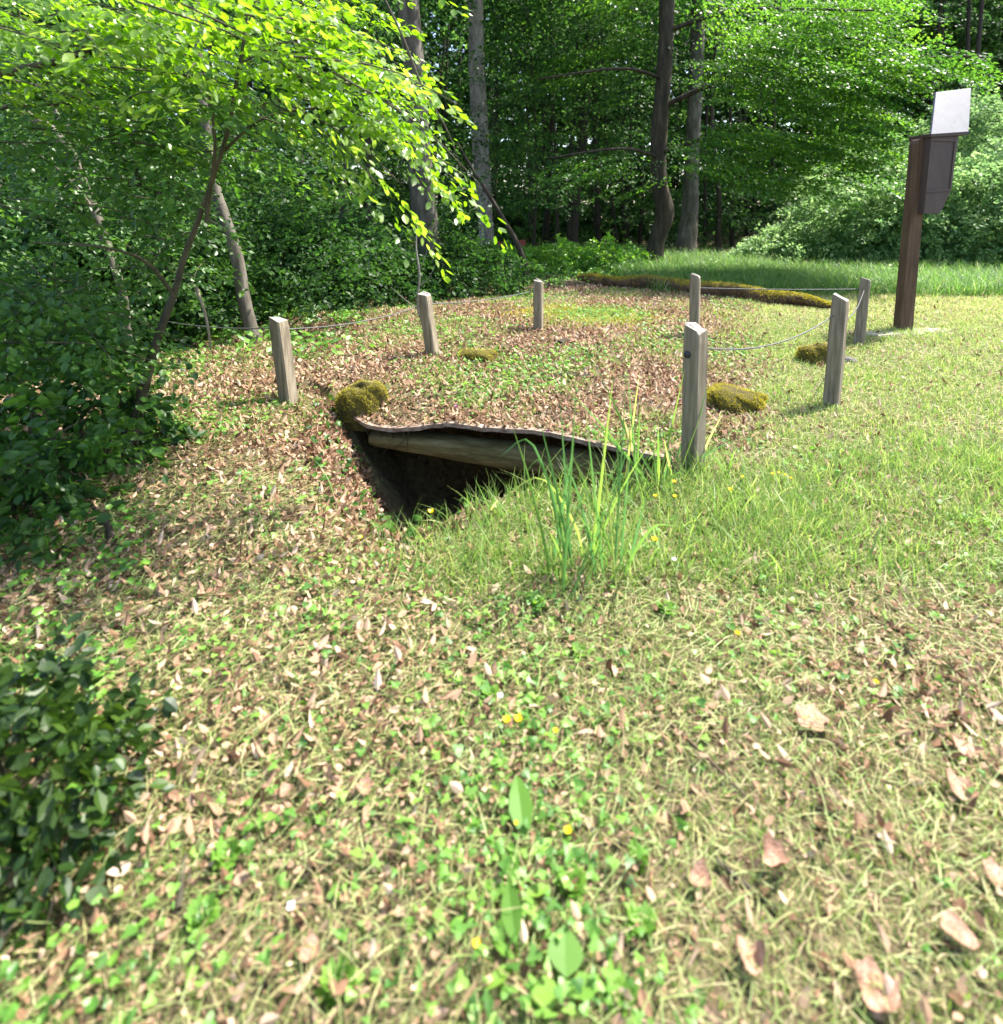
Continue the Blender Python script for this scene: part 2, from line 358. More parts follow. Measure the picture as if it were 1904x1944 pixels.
# ================================================================== DUGOUT
dug = thing('dugout', (0, 4.0, -.9), 'half buried dugout with sagging roof edge and mossy beam over a dark opening', 'dugout')
pts = smooth_path(E[:], 80)
def ribbon(P, top, bot, back, name, m, parent, wob_=0.):
    """a solid strip that follows P: front face, underside and top going back"""
    V = []; n = len(P)
    for i, p in enumerate(P):
        dz = wob_*math.sin(i*1.3)*.5+wob_*rng.normal()*.4
        a, b = p+np.array([0, 0, top+dz*.3]), p+np.array([0, 0, bot+dz])
        V += [a, b, b+np.array([0, back, 0]), a+np.array([0, back, 0])]
    F = [(4*i+j, 4*i+(j+1) % 4, 4*i+4+(j+1) % 4, 4*i+4+j) for i in range(n-1) for j in range(4)] + [(0, 3, 2, 1), (4*n-4, 4*n-3, 4*n-2, 4*n-1)]
    return mesh_np(name, V, F, m, parent)
P = pts.copy(); P[:, 1] -= .012
ribbon(P, .006, -.020, .05, 'edge_board', M['edge'], dug, .006)
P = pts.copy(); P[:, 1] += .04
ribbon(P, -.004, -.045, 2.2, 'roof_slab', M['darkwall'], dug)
top = [(705,818),(754,820),(824,823),(911,834),(997,842),(1060,851),(1123,857),(1193,866),(1262,878),(1300,886)]
bot = [(705,838),(754,850),(824,862),(911,879),(997,892),(1060,901),(1123,910),(1193,918),(1262,926),(1300,930)]
V = []; nseg = 14
tp = smooth_path([(a, b, 0) for a, b in top], 60); bt = smooth_path([(a, b, 0) for a, b in bot], 60)
for i in range(60):
    Yc = float(np.interp(tp[i, 0], [p[0] for p in E_PX], [p[2] for p in E_PX]))+.13
    a, b = at(tp[i, 0], tp[i, 1], Yc), at(bt[i, 0], bt[i, 1], Yc)
    c = (a+b)/2; hh = (a[2]-b[2])/2
    for j in range(nseg):
        q = 2*math.pi*j/nseg
        cs, sn = math.cos(q), math.sin(q)
        cs = math.copysign(abs(cs)**.7, cs); sn = math.copysign(abs(sn)**.7, sn)
        V.append((c[0], c[1]-cs*.09*(1+.05*math.sin(i*.6)), c[2]+sn*hh*(1+.03*math.sin(i*.9+j))))
F = [(i*nseg+j, i*nseg+(j+1) % nseg, (i+1)*nseg+(j+1) % nseg, (i+1)*nseg+j) for i in range(59) for j in range(nseg)]
mesh_np('beam', V, F, M['concrete'], dug, smooth=True)
# roots hanging from the earth at the left end of the roof
g = np.random.default_rng(8)
for k in range(7):
    px = 650+k*22+g.uniform(-6, 6); Yc = float(np.interp(px, [p[0] for p in E_PX], [p[2] for p in E_PX]))+.05
    a = at(px, 792+min(k*8, 26), Yc); q = [a, a+np.array([g.normal(0, .03), -.02, -.06]), a+np.array([g.normal(0, .05), -.01, -.10-g.uniform(0, .12)])]
    v_, f_ = tube(smooth_path(q, 8), np.linspace(.005, .0015, 8), 5, .2, k); mesh_np('root', v_, f_, M['bark_brown'], dug, smooth=True)

# ================================================================== POSTS AND WIRES
def wood_post(px_b, py_b, px_t, py_t, wd, label, yaw=.5, knob=None):
    b = ground_at(px_b, py_b, zs); t = at(px_t, py_t, b[1]+.02)
    if abs(px_t-1320) < 3 and py_t < 560: b = at(px_b, py_b, 6.1); b[2] = float(z0(np.array([b[0]]), np.array([b[1]]))[0]); t = at(px_t, py_t, 6.12)
    th = thing('wooden_post', b, label, 'post', 'weathered wooden posts round the dugout')
    ax = t-b; L_ = np.linalg.norm(ax); ax /= L_
    X = np.array([math.cos(yaw), -math.sin(yaw), 0]); X -= ax*np.dot(X, ax); X /= np.linalg.norm(X); Yv = np.cross(ax, X)
    hw = wd/2; ch = wd*.10; V = []; nlev = 12
    prof = [(-hw+ch, -hw), (hw-ch, -hw), (hw, -hw+ch), (hw, hw-ch), (hw-ch, hw), (-hw+ch, hw), (-hw, hw-ch), (-hw, -hw+ch)]
    g = random.Random(int(px_b))
    for i in range(nlev+1):
        s = i/nlev
        for (x, y) in prof:
            z = -.15 + (L_+.15)*s
            if i == nlev: z += .03*(x/hw)*-.6 + .012*g.uniform(-1, 1)
            f = 1+.02*math.sin(i*1.1+x*30)+g.uniform(-.012, .012)
            if i == nlev: f *= .93
            V.append(b+ax*z+X*x*f+Yv*y*f)
    F = [(i*8+j, i*8+(j+1) % 8, i*8+8+(j+1) % 8, i*8+8+j) for i in range(nlev) for j in range(8)]
    mesh_np('shaft', V, F, M['post'], th)
    k = nlev*8; Vt = [V[k+j] for j in range(8)]; c = np.mean(Vt, 0)+ax*.008
    Vt = [p for p in Vt]+[c+(p-c)*.6 for p in Vt]
    Ft = [(j, (j+1) % 8, 8+(j+1) % 8, 8+j) for j in range(8)]+[(8, 9, 10, 15), (10, 11, 14, 15), (11, 12, 13, 14)]
    mesh_np('end_grain', Vt, Ft, M['post_top'], th)
    if knob:
        kc = b+ax*(L_*knob[0])-Yv*hw*(-1 if Yv[1] < 0 else 1)+X*hw*knob[1]
        dirn = -Yv*(-1 if Yv[1] < 0 else 1)
        Pk = [kc-dirn*.005, kc+dirn*.004, kc+dirn*.010, kc+dirn*.016, kc+dirn*.018]; rk = [.0205, .0205, .017, .014, .004]
        v_, f_ = tube(Pk, rk, 14, cap=False); mesh_np('bolt', v_, f_, M['bolt'], th, smooth=True)
    return b, t, wd
PD = {}
PD['near'] = wood_post(1315, 893, 1321, 622, .098, 'tall near post with a round dark bolt by the right end of the dugout roof', .95, (.82, -.25))
PD['r1'] = wood_post(1578, 772, 1596, 563, .098, 'grey post right of the mossy lumps, carrying the drooping wire at mid right', .75)
PD['r2'] = wood_post(1630, 655, 1643, 530, .098, 'split footed post nearest the brown sign box', .6)
PD['f1'] = wood_post(1318, 632, 1320, 523, .098, 'far post half hidden behind the near bolted post, in front of the mossy log', .5)
PD['c1'] = wood_post(1022, 626, 1022, 533, .095, 'short far post with a flat top beside the patch of moss', .35)
PD['l2'] = wood_post(822, 676, 805, 558, .10, 'post leaning left beside the thin pale sapling', .4)
PD['l1'] = wood_post(549, 766, 528, 605, .105, 'leftmost post leaning left above the bare leaf litter', .45)
def wire(A, B, sag, label, r=.0048):
    A, B = np.array(A), np.array(B); t = np.linspace(0, 1, 26)[:, None]
    P = A*(1-t)+B*t; P[:, 2] -= sag*4*(t*(1-t))[:, 0]
    v_, f_ = tube(P, r, 6, cap=False); o = mesh_np('wire', v_, f_, M['steel'], smooth=True); props(o, label, 'wire', 'wires strung between the posts')
def on(p, f, dx=0): return p[0]*(1-f)+p[1]*f+np.array([dx, -.0, 0])
wire(at(300, 607, 5.3), on(PD['l1'], .89, -.04), .03, 'wire running from the leftmost post into the shrubs')
wire(on(PD['l1'], .88, .04), on(PD['l2'], .82, -.04), .05, 'grey wire between the two left leaning posts')
wire(on(PD['l2'], .84, .04), on(PD['c1'], .80, -.04), .03, 'grey wire reaching from the leaning post to the short far post')
wire(on(PD['near'], .86, .045), on(PD['r1'], .84, -.03), .09, 'drooping wire from the bolted near post to the grey post right of it')
wire(on(PD['r1'], .80, .04), on(PD['r2'], .86, 0), .08, 'short slack wire joining the two right hand posts')
wire(on(PD['r2'], .85, -.03), on(PD['f1'], .8, .04), .01, 'thin dark wire crossing before the tall grass to the half hidden post')

# ================================================================== INFORMATION BOX ON A POST
sb = ground_at(1720, 630); D0 = sb[1]
sg = thing('sign_post', sb, 'tall brown post carrying a brown wooden box with a pale sloping lid', 'sign post')
def slabpoly(pix, Y, dep, name, m, parent, bevel=0, tilt=None):
    """outline given in the plane at distance Y, thickness dep behind it"""
    F0 = [at(a, b, Y if tilt is None else Y+tilt[i]) for i, (a, b) in enumerate(pix)]
    B0 = [p+np.array([0, dep, 0]) for p in F0]; n = len(pix)
    me = bpy.data.meshes.new(name)
    V = [tuple(p-np.array(parent.location)) for p in F0+B0]
    me.from_pydata(V, [], [tuple(range(n)), tuple(range(2*n-1, n-1, -1))]+[((i+1) % n, i, n+i, n+(i+1) % n) for i in range(n)])
    me.materials.append(m); o = bpy.data.objects.new(name, me); C.objects.link(o); o.parent = parent
    if bevel:
        md = o.modifiers.new('bevel', 'BEVEL'); md.width = bevel; md.segments = 2
    return o
slabpoly([(1707,645),(1732,645),(1765,262),(1757,260),(1746,264),(1741,272)], D0, .13, 'post', M['sign_post'], sg, .008)
bx = slabpoly([(1768,255),(1820,258),(1806,363),(1784,406),(1754,406)], D0-.10, .34, 'box', M['box'], sg, .006)
def inpoly(pix, f):
    c = np.mean(np.array(pix, float), 0); return [tuple(c+(np.array(p)-c)*f) for p in pix]
fr = [(1768,262),(1816,264),(1805,363),(1758,366)]
for i in range(4):
    a, b = np.array(fr[i], float), np.array(fr[(i+1) % 4], float); a2, b2 = np.array(inpoly(fr, .90)[i]), np.array(inpoly(fr, .90)[(i+1) % 4])
    slabpoly([tuple(a), tuple(b), tuple(b2), tuple(a2)], D0-.112, .011, 'trim', M['box'], sg, .002)
slabpoly([(1777,175),(1844,167),(1839,250),(1768,255)], D0-.14, .03, 'lid', M['boxroof'], sg, .004, tilt=[.42, .42, 0, 0])
slabpoly([(1768,253),(1839,250),(1838,256),(1768,260)], D0-.13, .36, 'lid_support', M['box'], sg, .003)
g = np.random.default_rng(9)
for k, (px, py, rx, ry) in enumerate([(1716, 632, .26, .14), (1765, 629, .30, .13), (1672, 636, .22, .11)]):
    c = ground_at(px, py); n = 18; V = []
    for r_ in (0, .5, .92, 1.0):
        for j in range(n):
            a = 6.283*j/n; rr_ = r_*(1+.12*math.sin(3*a+k)+.08*math.sin(5*a+2*k))
            V.append((c[0]+rx*rr_*math.cos(a), c[1]+ry*rr_*math.sin(a), c[2]+(.014+.004*k if r_ < .95 else -.02)+g.normal(0, .002)))
    F = [(i*n+j, i*n+(j+1) % n, (i+1)*n+(j+1) % n, (i+1)*n+j) for i in range(3) for j in range(n)]
    lab = ['pale stone slab under the foot of the brown sign post', 'pale stone slab right of the foot of the brown sign post', 'pale stone slab left of the foot of the brown sign post'][k]
    props(mesh_np('stone_slab', V, F, M['slab']), lab, 'stone slab', 'stone slabs round the sign post')

# ================================================================== MOSSY LUMPS, LOG, STICKS
def lump(px, py, wpx, hpx, label, n=2600, Yd=None, name='mossy_stone', flatten=1., yaw=0.):
    b = ground_at(px, py, zs); s = b[1]/FPX; rx, rz = wpx*s/2, hpx*s; ry = rx*.75
    th = thing(name, b, label, 'mossy stone', 'moss covered stones round the dugout')
    g = np.random.default_rng(int(px)); V = []; na, nb = 28, 16
    def f(a, e):
        k = 1+.10*np.sin(2*a+px)+.08*np.sin(3*a+1.3*px+2*e)+.07*np.sin(6*a+4*e)+.04*np.sin(11*a+7*e)
        ce = np.abs(np.cos(e))**.45; se = np.sign(np.sin(e))*np.abs(np.sin(e))**.55
        return np.stack([rx*k*ce*np.cos(a)+.0*a, ry*k*ce*np.sin(a), rz*se*(1+.12*np.sin(a+px)+.06*np.sin(3*a+px*2))], -1)
    ee = np.linspace(-.5, math.pi/2, nb); aa = np.linspace(0, 2*math.pi, na, endpoint=False)
    A, Eg = np.meshgrid(aa, ee); Vv = f(A, Eg).reshape(-1, 3)+b
    F = [(i*na+j, i*na+(j+1) % na, (i+1)*na+(j+1) % na, (i+1)*na+j) for i in range(nb-1) for j in range(na)]
    mesh_np('core', Vv, F, M['mosscore'], th, smooth=True)
    a = g.uniform(0, 6.283, n); e = np.arcsin(g.uniform(-.1, 1, n)); p = f(a, e)
    nn = norm(np.stack([p[:, 0]/rx**2, p[:, 1]/ry**2, p[:, 2]/max(rz, .02)**2+1e-3], 1)); nn = norm(nn+g.normal(0, .35, nn.shape)+np.array([0, 0, .3]))
    tt = norm(np.cross(nn, g.normal(0, 1, nn.shape))); X = tt; Y = norm(np.cross(nn, X))
    v_, f_, r_ = inst(blade(2, .5, .22), p+b-nn*.004, X, Y, nn, g.uniform(.010, .027, n)*(b[1]/4.5)**.3, np.clip(.5+.35*wob(p[:, 0]*8, p[:, 1]*8)+g.normal(0, .18, n), 0, 1))
    mesh_np('moss', v_, f_, M['moss'], th, rnd=r_)
lump(686, 779, 86, 50, 'large mossy stone perched on the left corner of the dugout roof', 4200)
lump(908, 682, 72, 17, 'flat mossy stone in the leaf litter behind the dugout roof', 1500)
lump(1393, 772, 118, 34, 'wide low mossy stone just right of the bolted near post', 4200)
lump(1548, 688, 68, 34, 'round mossy stone behind the grey post on the right', 2200)
b = ground_at(1612, 688); 
def rock(px, py, wpx, hpx, label):
    b = ground_at(px, py, zs); s = b[1]/FPX; rx, rz = wpx*s/2, hpx*s; na, nb = 14, 7
    V = [(b[0]+rx*(1+.15*math.sin(2*a+px))*math.cos(e), 0, 0) for a in (0,) for e in (0,)]; V = []
    for e in np.linspace(-.4, 1.5, nb):
        for a in np.linspace(0, 6.283, na, endpoint=False):
            k = 1+.16*math.sin(2*a+px)+.1*math.sin(5*a+3*e)
            V.append((b[0]+rx*k*math.cos(e)*math.cos(a), b[1]+rx*.6*k*math.cos(e)*math.sin(a), b[2]+rz*math.sin(e)))
    F = [(i*na+j, i*na+(j+1) % na, (i+1)*na+(j+1) % na, (i+1)*na+j) for i in range(nb-1) for j in range(na)]
    props(mesh_np('rock', V, F, M['stone']), label, 'rock')
rock(1605, 688, 44, 12, 'low dark rock between the grey post and the split footed post')
# the log
LP = [(1098, 536), (1150, 540), (1230, 551), (1330, 565), (1430, 580), (1500, 590), (1580, 600)]
LY = [10.9, 10.5, 9.9, 9.3, 8.7, 8.3, 7.9]
Pw = smooth_path([at(a, b_, y) for (a, b_), y in zip(LP, LY)], 60)
for i in range(60):
    Pw[i, 2] = float(z0(Pw[i:i+1, 0], Pw[i:i+1, 1])[0])+.09+.02*math.sin(i*.4)
rad = np.interp(np.linspace(0, 1, 60), [0, .1, .45, .75, .93, 1], [.05, .10, .135, .125, .07, .03])
lg = thing('fallen_log', Pw[30]-np.array([0, 0, .1]), 'long rotting log with yellow green moss lying behind the dugout mound', 'log')
v_, f_ = tube(Pw, rad, 16, .16, 3); mesh_np('trunk', v_, f_, M['log'], lg, smooth=True)
g = np.random.default_rng(21); n = 9000; t = g.uniform(0, 59, n); k = t.astype(int); a = g.normal(math.pi/2, .75, n)
mk = wob(t*.25, a*1.5, 2.)+.75 > 0; t, k, a = t[mk], k[mk], a[mk]; n = len(k)
T = norm(np.gradient(Pw, axis=0))[k]; sx = norm(np.cross(T, np.tile([0, 0, 1.], (n, 1)))); uu = np.cross(sx, T)
nn = sx*np.cos(a)[:, None]+uu*np.sin(a)[:, None]; p = Pw[k]+T*(t-k)[:, None]*.05+nn*(rad[k]*.98)[:, None]
nn = norm(nn+g.normal(0, .35, nn.shape)); X = norm(np.cross(nn, g.normal(0, 1, nn.shape))); Y = np.cross(nn, X)
v_, f_, r_ = inst(blade(2, .5, .35), p, X, Y, nn, g.uniform(.012, .034, n), np.clip(.55+.3*wob(t*.2, a)+g.normal(0, .18, n), 0, 1)); mesh_np('moss', v_, f_, M['moss'], lg, rnd=r_)
def stick(pix, r0, m, label, lift=.01, name='stick', cat='stick', Y=None):
    P = []
    for i, q in enumerate(pix):
        p = ground_at(q[0], q[1], zs) if Y is None else at(q[0], q[1], Y[i]); P.append(p+np.array([0, 0, lift]))
    P = smooth_path(P, 16); v_, f_ = tube(P, np.linspace(r0, r0*.45, 16), 8, .18, int(pix[0][0]))
    return props(mesh_np(name, v_, f_, m, smooth=True), label, cat)
stick([(852, 757), (868, 738), (900, 727), (945, 716)], .013, M['post'], 'pale bent stick on the leaf litter behind the roof edge')
stick([(1045, 717), (1075, 715), (1100, 718), (1128, 717)], .028, M['bark_dark'], 'dark rotten branch piece lying on the leafy mound')
stick([(1062, 658), (1072, 650), (1080, 652)], .04, M['bark_dark'], 'small dark stump in the leaves behind the dugout', .02, 'stump', 'stump')
stick([(215, 1040), (200, 1000), (170, 965)], .018, M['bark_dark'], 'dark broken branch at the foot of the left brambles', .03)
stick([(270, 1470), (200, 1440), (120, 1395), (60, 1330)], .010, M['bark_dark'], 'dark twig reaching out of the dark bush at lower left', .02)
stick([(338, 1745), (345, 1690), (352, 1640)], .008, M['bark_brown'], 'brown dead stalk among the ivy at lower left', .02)
stick([(1270, 1385), (1330, 1440), (1420, 1530)], .005, M['straw'], 'long pale dry stalk lying on the mown grass', .02)
stick([(1360, 1650), (1420, 1700), (1475, 1745)], .007, M['bark_brown'], 'reddish brown stick lying in the mown grass near the curled leaf', .02)

# ================================================================== TREES
def tree(name, label, cat, base, path, radii, mtr, crown=None, group=None, limbs=(), rough=.1, n=40, crown_m=None, extra=None):
    th = thing(name, base, label, cat, group)
    P = smooth_path(path, n); r = np.interp(np.linspace(0, 1, n), np.linspace(0, 1, len(radii)), radii)
    tubes = [tube(P, r, 14, rough, int(abs(path[0][0])*97))]
    for lp, lr in limbs:
        lp = smooth_path(lp, 14); tubes.append(tube(lp, np.linspace(lr, lr*.3, 14), 7, .1, 5))
    v_, f_ = jointubes(tubes); mesh_np('trunk', v_, f_, mtr, th, smooth=True)
    if crown: v_, f_, r_ = join(crown) if isinstance(crown, list) else crown; mesh_np('crown', v_, f_, crown_m or M['leafC'], th, rnd=r_)
    return th
def crown_blob(c, rad, n, L, Wd, nl, size, seed, flatness=1., tpl=LO, **kw):
    g = np.random.default_rng(seed); d = norm(g.normal(0, 1, (n, 3))); rr_ = g.uniform(.25, 1, n)**.5
    p = np.array(c)+d*rr_[:, None]*np.array(rad); o = d.copy(); o[:, 2] = o[:, 2]*.2-.1; o = norm(o)
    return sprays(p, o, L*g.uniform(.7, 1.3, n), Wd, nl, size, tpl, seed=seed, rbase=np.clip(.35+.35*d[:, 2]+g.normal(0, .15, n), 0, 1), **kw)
def pixpath(lst): return [at(*q) for q in lst]

# T1 big grey trunk behind the pale sapling
b = at(822, 545, 9.6)
tree('beech_tree', 'tall grey beech trunk rising behind the second leaning post', 'tree', b,
     pixpath([(826, 556, 9.6), (814, 460, 9.6), (798, 330, 9.6), (786, 120, 9.6), (772, -40, 9.6), (760, -420, 9.8), (750, -900, 10)]), [.27, .20, .19, .18, .17, .13, .05], M['bark_grey'],
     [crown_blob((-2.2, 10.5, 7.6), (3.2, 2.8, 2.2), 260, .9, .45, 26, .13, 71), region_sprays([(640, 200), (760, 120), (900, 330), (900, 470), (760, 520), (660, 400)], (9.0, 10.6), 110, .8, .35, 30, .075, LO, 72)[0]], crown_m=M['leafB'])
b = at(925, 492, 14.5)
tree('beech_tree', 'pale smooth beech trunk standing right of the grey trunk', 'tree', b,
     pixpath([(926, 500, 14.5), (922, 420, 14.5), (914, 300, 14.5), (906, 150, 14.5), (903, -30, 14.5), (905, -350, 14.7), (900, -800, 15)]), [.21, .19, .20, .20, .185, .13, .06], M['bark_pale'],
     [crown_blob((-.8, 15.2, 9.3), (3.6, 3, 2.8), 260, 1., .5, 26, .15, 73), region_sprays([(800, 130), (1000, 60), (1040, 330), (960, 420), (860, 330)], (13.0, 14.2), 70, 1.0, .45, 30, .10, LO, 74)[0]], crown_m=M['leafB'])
# T3 oak with the bright sprays
oak_c = []
for (poly, Y, n, L_, az, sd_, nl) in [
        ([(1010, 285), (1110, 280), (1225, 300), (1225, 370), (1120, 345), (1030, 330)], (11., 12.5), 26, .9, 3.3, 1, 42),
        ([(1000, 130), (1080, 90), (1200, 60), (1200, 200), (1100, 190), (1010, 165)], (13.6, 15), 40, 1.0, 3.2, 2, 42),
        ([(1060, -40), (1250, -60), (1250, 70), (1120, 60)], (13.6, 15), 38, 1.0, 3.2, 3, 42),
        ([(1290, 300), (1340, 270), (1420, 235), (1500, 250), (1530, 330), (1500, 370), (1420, 350), (1330, 330), (1300, 345)], (10.2, 11.8), 60, .8, -.4, 4, 46),
        ([(1370, 60), (1520, 60), (1680, 200), (1700, 300), (1600, 330), (1450, 240), (1380, 230)], (10.2, 12.4), 130, .95, -.4, 5, 46),
        ([(1365, -60), (1700, -60), (1700, 40), (1640, 90), (1500, 110), (1380, 90)], (10.5, 13.), 130, 1.0, -.3, 6, 44),
        ([(1560, 110), (1640, 85), (1780, 75), (1880, 110), (1880, 130), (1790, 125), (1720, 160), (1620, 170)], (9.8, 10.8), 52, .85, -.1, 7, 46),
        ([(1500, 190), (1650, 180), (1700, 240), (1660, 330), (1560, 380), (1500, 330)], (10.0, 11.0), 60, .8, -.3, 8, 46)]:
    oak_c.append(region_sprays(poly, Y, int(n*.62), L_*1.55, .48, int(nl*3.2), .075, LO, 200+sd_, az=az, spread=.45, dz=(-.12, .10), droop=.30, rvar=.17, thick=.018, tiltn=.12, flat=.3)[0])
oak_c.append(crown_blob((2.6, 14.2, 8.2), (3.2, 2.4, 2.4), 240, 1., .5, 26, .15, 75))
def lb(a, b_, c_, r_): return (pixpath([a, b_, c_]), r_)
tree('oak_tree', 'dark crooked oak with bright hanging sprays at the edge of the clearing', 'tree', at(1240, 508, 13.2),
     pixpath([(1238, 516, 13.2), (1246, 460, 13.2), (1262, 405, 13.2), (1250, 340, 13.2), (1252, 240, 13.2), (1262, 120, 13.2), (1267, -30, 13.2), (1275, -400, 13.4), (1280, -800, 13.6)]),
     [.24, .19, .215, .17, .175, .175, .17, .14, .05], M['bark_oak'], oak_c,
     limbs=[lb((1255, 300, 13.2), (1180, 282, 12.5), (1040, 300, 11.8), .05), lb((1255, 290, 13.2), (1350, 262, 12), (1500, 262, 11.), .06), lb((1260, 200, 13.2), (1450, 130, 12), (1860, 105, 10.2), .07), lb((1262, 150, 13.2), (1180, 130, 12.5), (1020, 150, 12), .05), lb((1262, 60, 13.2), (1400, 20, 12.4), (1660, 20, 11), .06)])
tree('oak_tree', 'broad based pale trunk in the shade right of the crooked oak', 'tree', at(1303, 478, 16.8),
     pixpath([(1300, 490, 16.8), (1308, 420, 16.8), (1312, 340, 16.8), (1318, 200, 16.8), (1325, 0, 16.8), (1330, -400, 17)]), [.36, .24, .21, .20, .18, .12], M['bark_grey'],
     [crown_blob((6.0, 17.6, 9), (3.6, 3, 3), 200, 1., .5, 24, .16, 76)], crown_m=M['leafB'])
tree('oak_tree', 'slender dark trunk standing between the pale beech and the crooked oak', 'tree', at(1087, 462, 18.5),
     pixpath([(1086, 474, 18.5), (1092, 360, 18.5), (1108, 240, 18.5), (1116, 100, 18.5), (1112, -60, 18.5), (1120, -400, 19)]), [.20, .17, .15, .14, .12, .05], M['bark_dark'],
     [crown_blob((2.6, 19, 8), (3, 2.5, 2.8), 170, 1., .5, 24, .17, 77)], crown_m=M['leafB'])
# slim background trunks
g = np.random.default_rng(31)
slim = [(985, 'slim dark trunk nearest the faded red boards'), (1012, 'slim trunk just right of the faded red boards'), (1040, 'slim trunk above the pale nettles left of the slender dark tree'),
        (1060, 'thin trunk touching the slender dark tree on its left'), (1130, 'thin trunk just right of the slender dark tree'), (1160, 'thin leaning trunk midway to the crooked oak'),
        (1186, 'thin trunk a little left of the crooked oak'), (1215, 'thin trunk close behind the left side of the crooked oak'), (1340, 'thin trunk right of the broad based pale trunk'),
        (1366, 'second thin trunk right of the broad based pale trunk'), (1392, 'third thin trunk right of the broad based pale trunk'), (1420, 'thin trunk where the bramble bank begins'),
        (700, 'thin trunk in the dark wood left of the grey beech'), (640, 'thin trunk in the dark wood above the leftmost wire')]
for i, (px, lab) in enumerate(slim):
    Y = g.uniform(17, 24) if px > 800 else g.uniform(12, 15); r0 = g.uniform(.045, .09); ln = g.normal(0, 12)
    x0_, y0_ = at(px, 400, Y)[0], Y; zb = float(z0(np.array([x0_]), np.array([Y]))[0])
    tx = at(px+ln, 0, Y)[0]
    path = [(x0_, Y, zb-.1), (x0_*.7+tx*.3+g.normal(0, .06), Y, zb+1.8), (tx, Y, zb+4.2), (tx+g.normal(0, .3), Y+.2, zb+8)]
    tree('slim_tree', lab, 'tree', (x0_, Y, zb), path, [r0, r0*.85, r0*.7, r0*.3], M['bark_dark'],
         [crown_blob((tx, Y+.3, zb+7), (1.5, 1.5, 1.9), 55, .8, .4, 20, .16, 300+i)], 'slim trees in the shade of the wood', n=20, crown_m=M['leafD'])
# leaning dark sapling and pale sapling
tree('leaning_sapling', 'dark leafless sapling leaning left above the short far post', 'tree', at(998, 536, 10.2),
     pixpath([(996, 545, 10.2), (999, 515, 10.2), (985, 470, 10.2), (955, 415, 10.2), (925, 365, 10.3), (890, 310, 10.4), (868, 270, 10.5)]), [.075, .06, .045, .04, .035, .025, .015], M['bark_dark'],
     limbs=[lb((998, 535, 10.2), (1010, 532, 10.1), (1022, 527, 10.0), .03)])
tree('pale_sapling', 'thin pale sapling with bare twigs behind the second leaning post', 'tree', at(818, 642, 6.5),
     pixpath([(820, 646, 6.5), (806, 620, 6.5), (795, 590, 6.5), (793, 560, 6.5), (796, 520, 6.5), (790, 470, 6.5), (792, 430, 6.5)]), [.018, .016, .015, .013, .012, .009, .005], M['bark_pale'],
     limbs=[lb((797, 590, 6.5), (770, 570, 6.5), (742, 545, 6.5), .007), lb((793, 545, 6.5), (812, 530, 6.5), (828, 500, 6.5), .006), lb((795, 515, 6.5), (806, 490, 6.5), (812, 470, 6.5), .005)])
# left side trees
sA, _ = region_sprays([(-40, 180), (260, 200), (420, 330), (440, 520), (300, 620), (60, 600), (-40, 500)], (5.2, 7.0), 260, .6, .26, 30, .062, LO, 401, rvar=.2)
tree('birch_tree', 'slender pale barked tree leaning left through the shade at far left', 'tree', at(246, 668, 4.9),
     pixpath([(250, 700, 4.9), (243, 640, 4.9), (234, 560, 4.9), (205, 470, 4.9), (180, 400, 4.9), (150, 330, 4.9), (128, 280, 4.9), (90, 240, 4.9), (50, 215, 4.9), (-60, 100, 5), (-150, -100, 5.2)]),
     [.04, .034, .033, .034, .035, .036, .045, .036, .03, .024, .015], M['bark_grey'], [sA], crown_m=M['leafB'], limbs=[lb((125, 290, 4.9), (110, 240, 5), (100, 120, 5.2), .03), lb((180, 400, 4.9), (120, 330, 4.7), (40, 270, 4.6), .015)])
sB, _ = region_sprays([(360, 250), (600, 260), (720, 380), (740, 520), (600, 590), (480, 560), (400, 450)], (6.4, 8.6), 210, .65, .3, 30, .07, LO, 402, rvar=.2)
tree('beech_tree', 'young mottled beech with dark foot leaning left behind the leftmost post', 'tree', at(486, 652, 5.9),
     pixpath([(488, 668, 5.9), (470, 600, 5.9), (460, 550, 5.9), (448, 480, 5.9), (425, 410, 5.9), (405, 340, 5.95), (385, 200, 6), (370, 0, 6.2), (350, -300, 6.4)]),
     [.08, .068, .062, .06, .058, .055, .05, .04, .02], M['bark_grey'], [sB, crown_blob((-3.4, 7.2, 5.6), (2.2, 1.8, 1.5), 150, .8, .4, 26, .10, 403)], crown_m=M['leafB'])
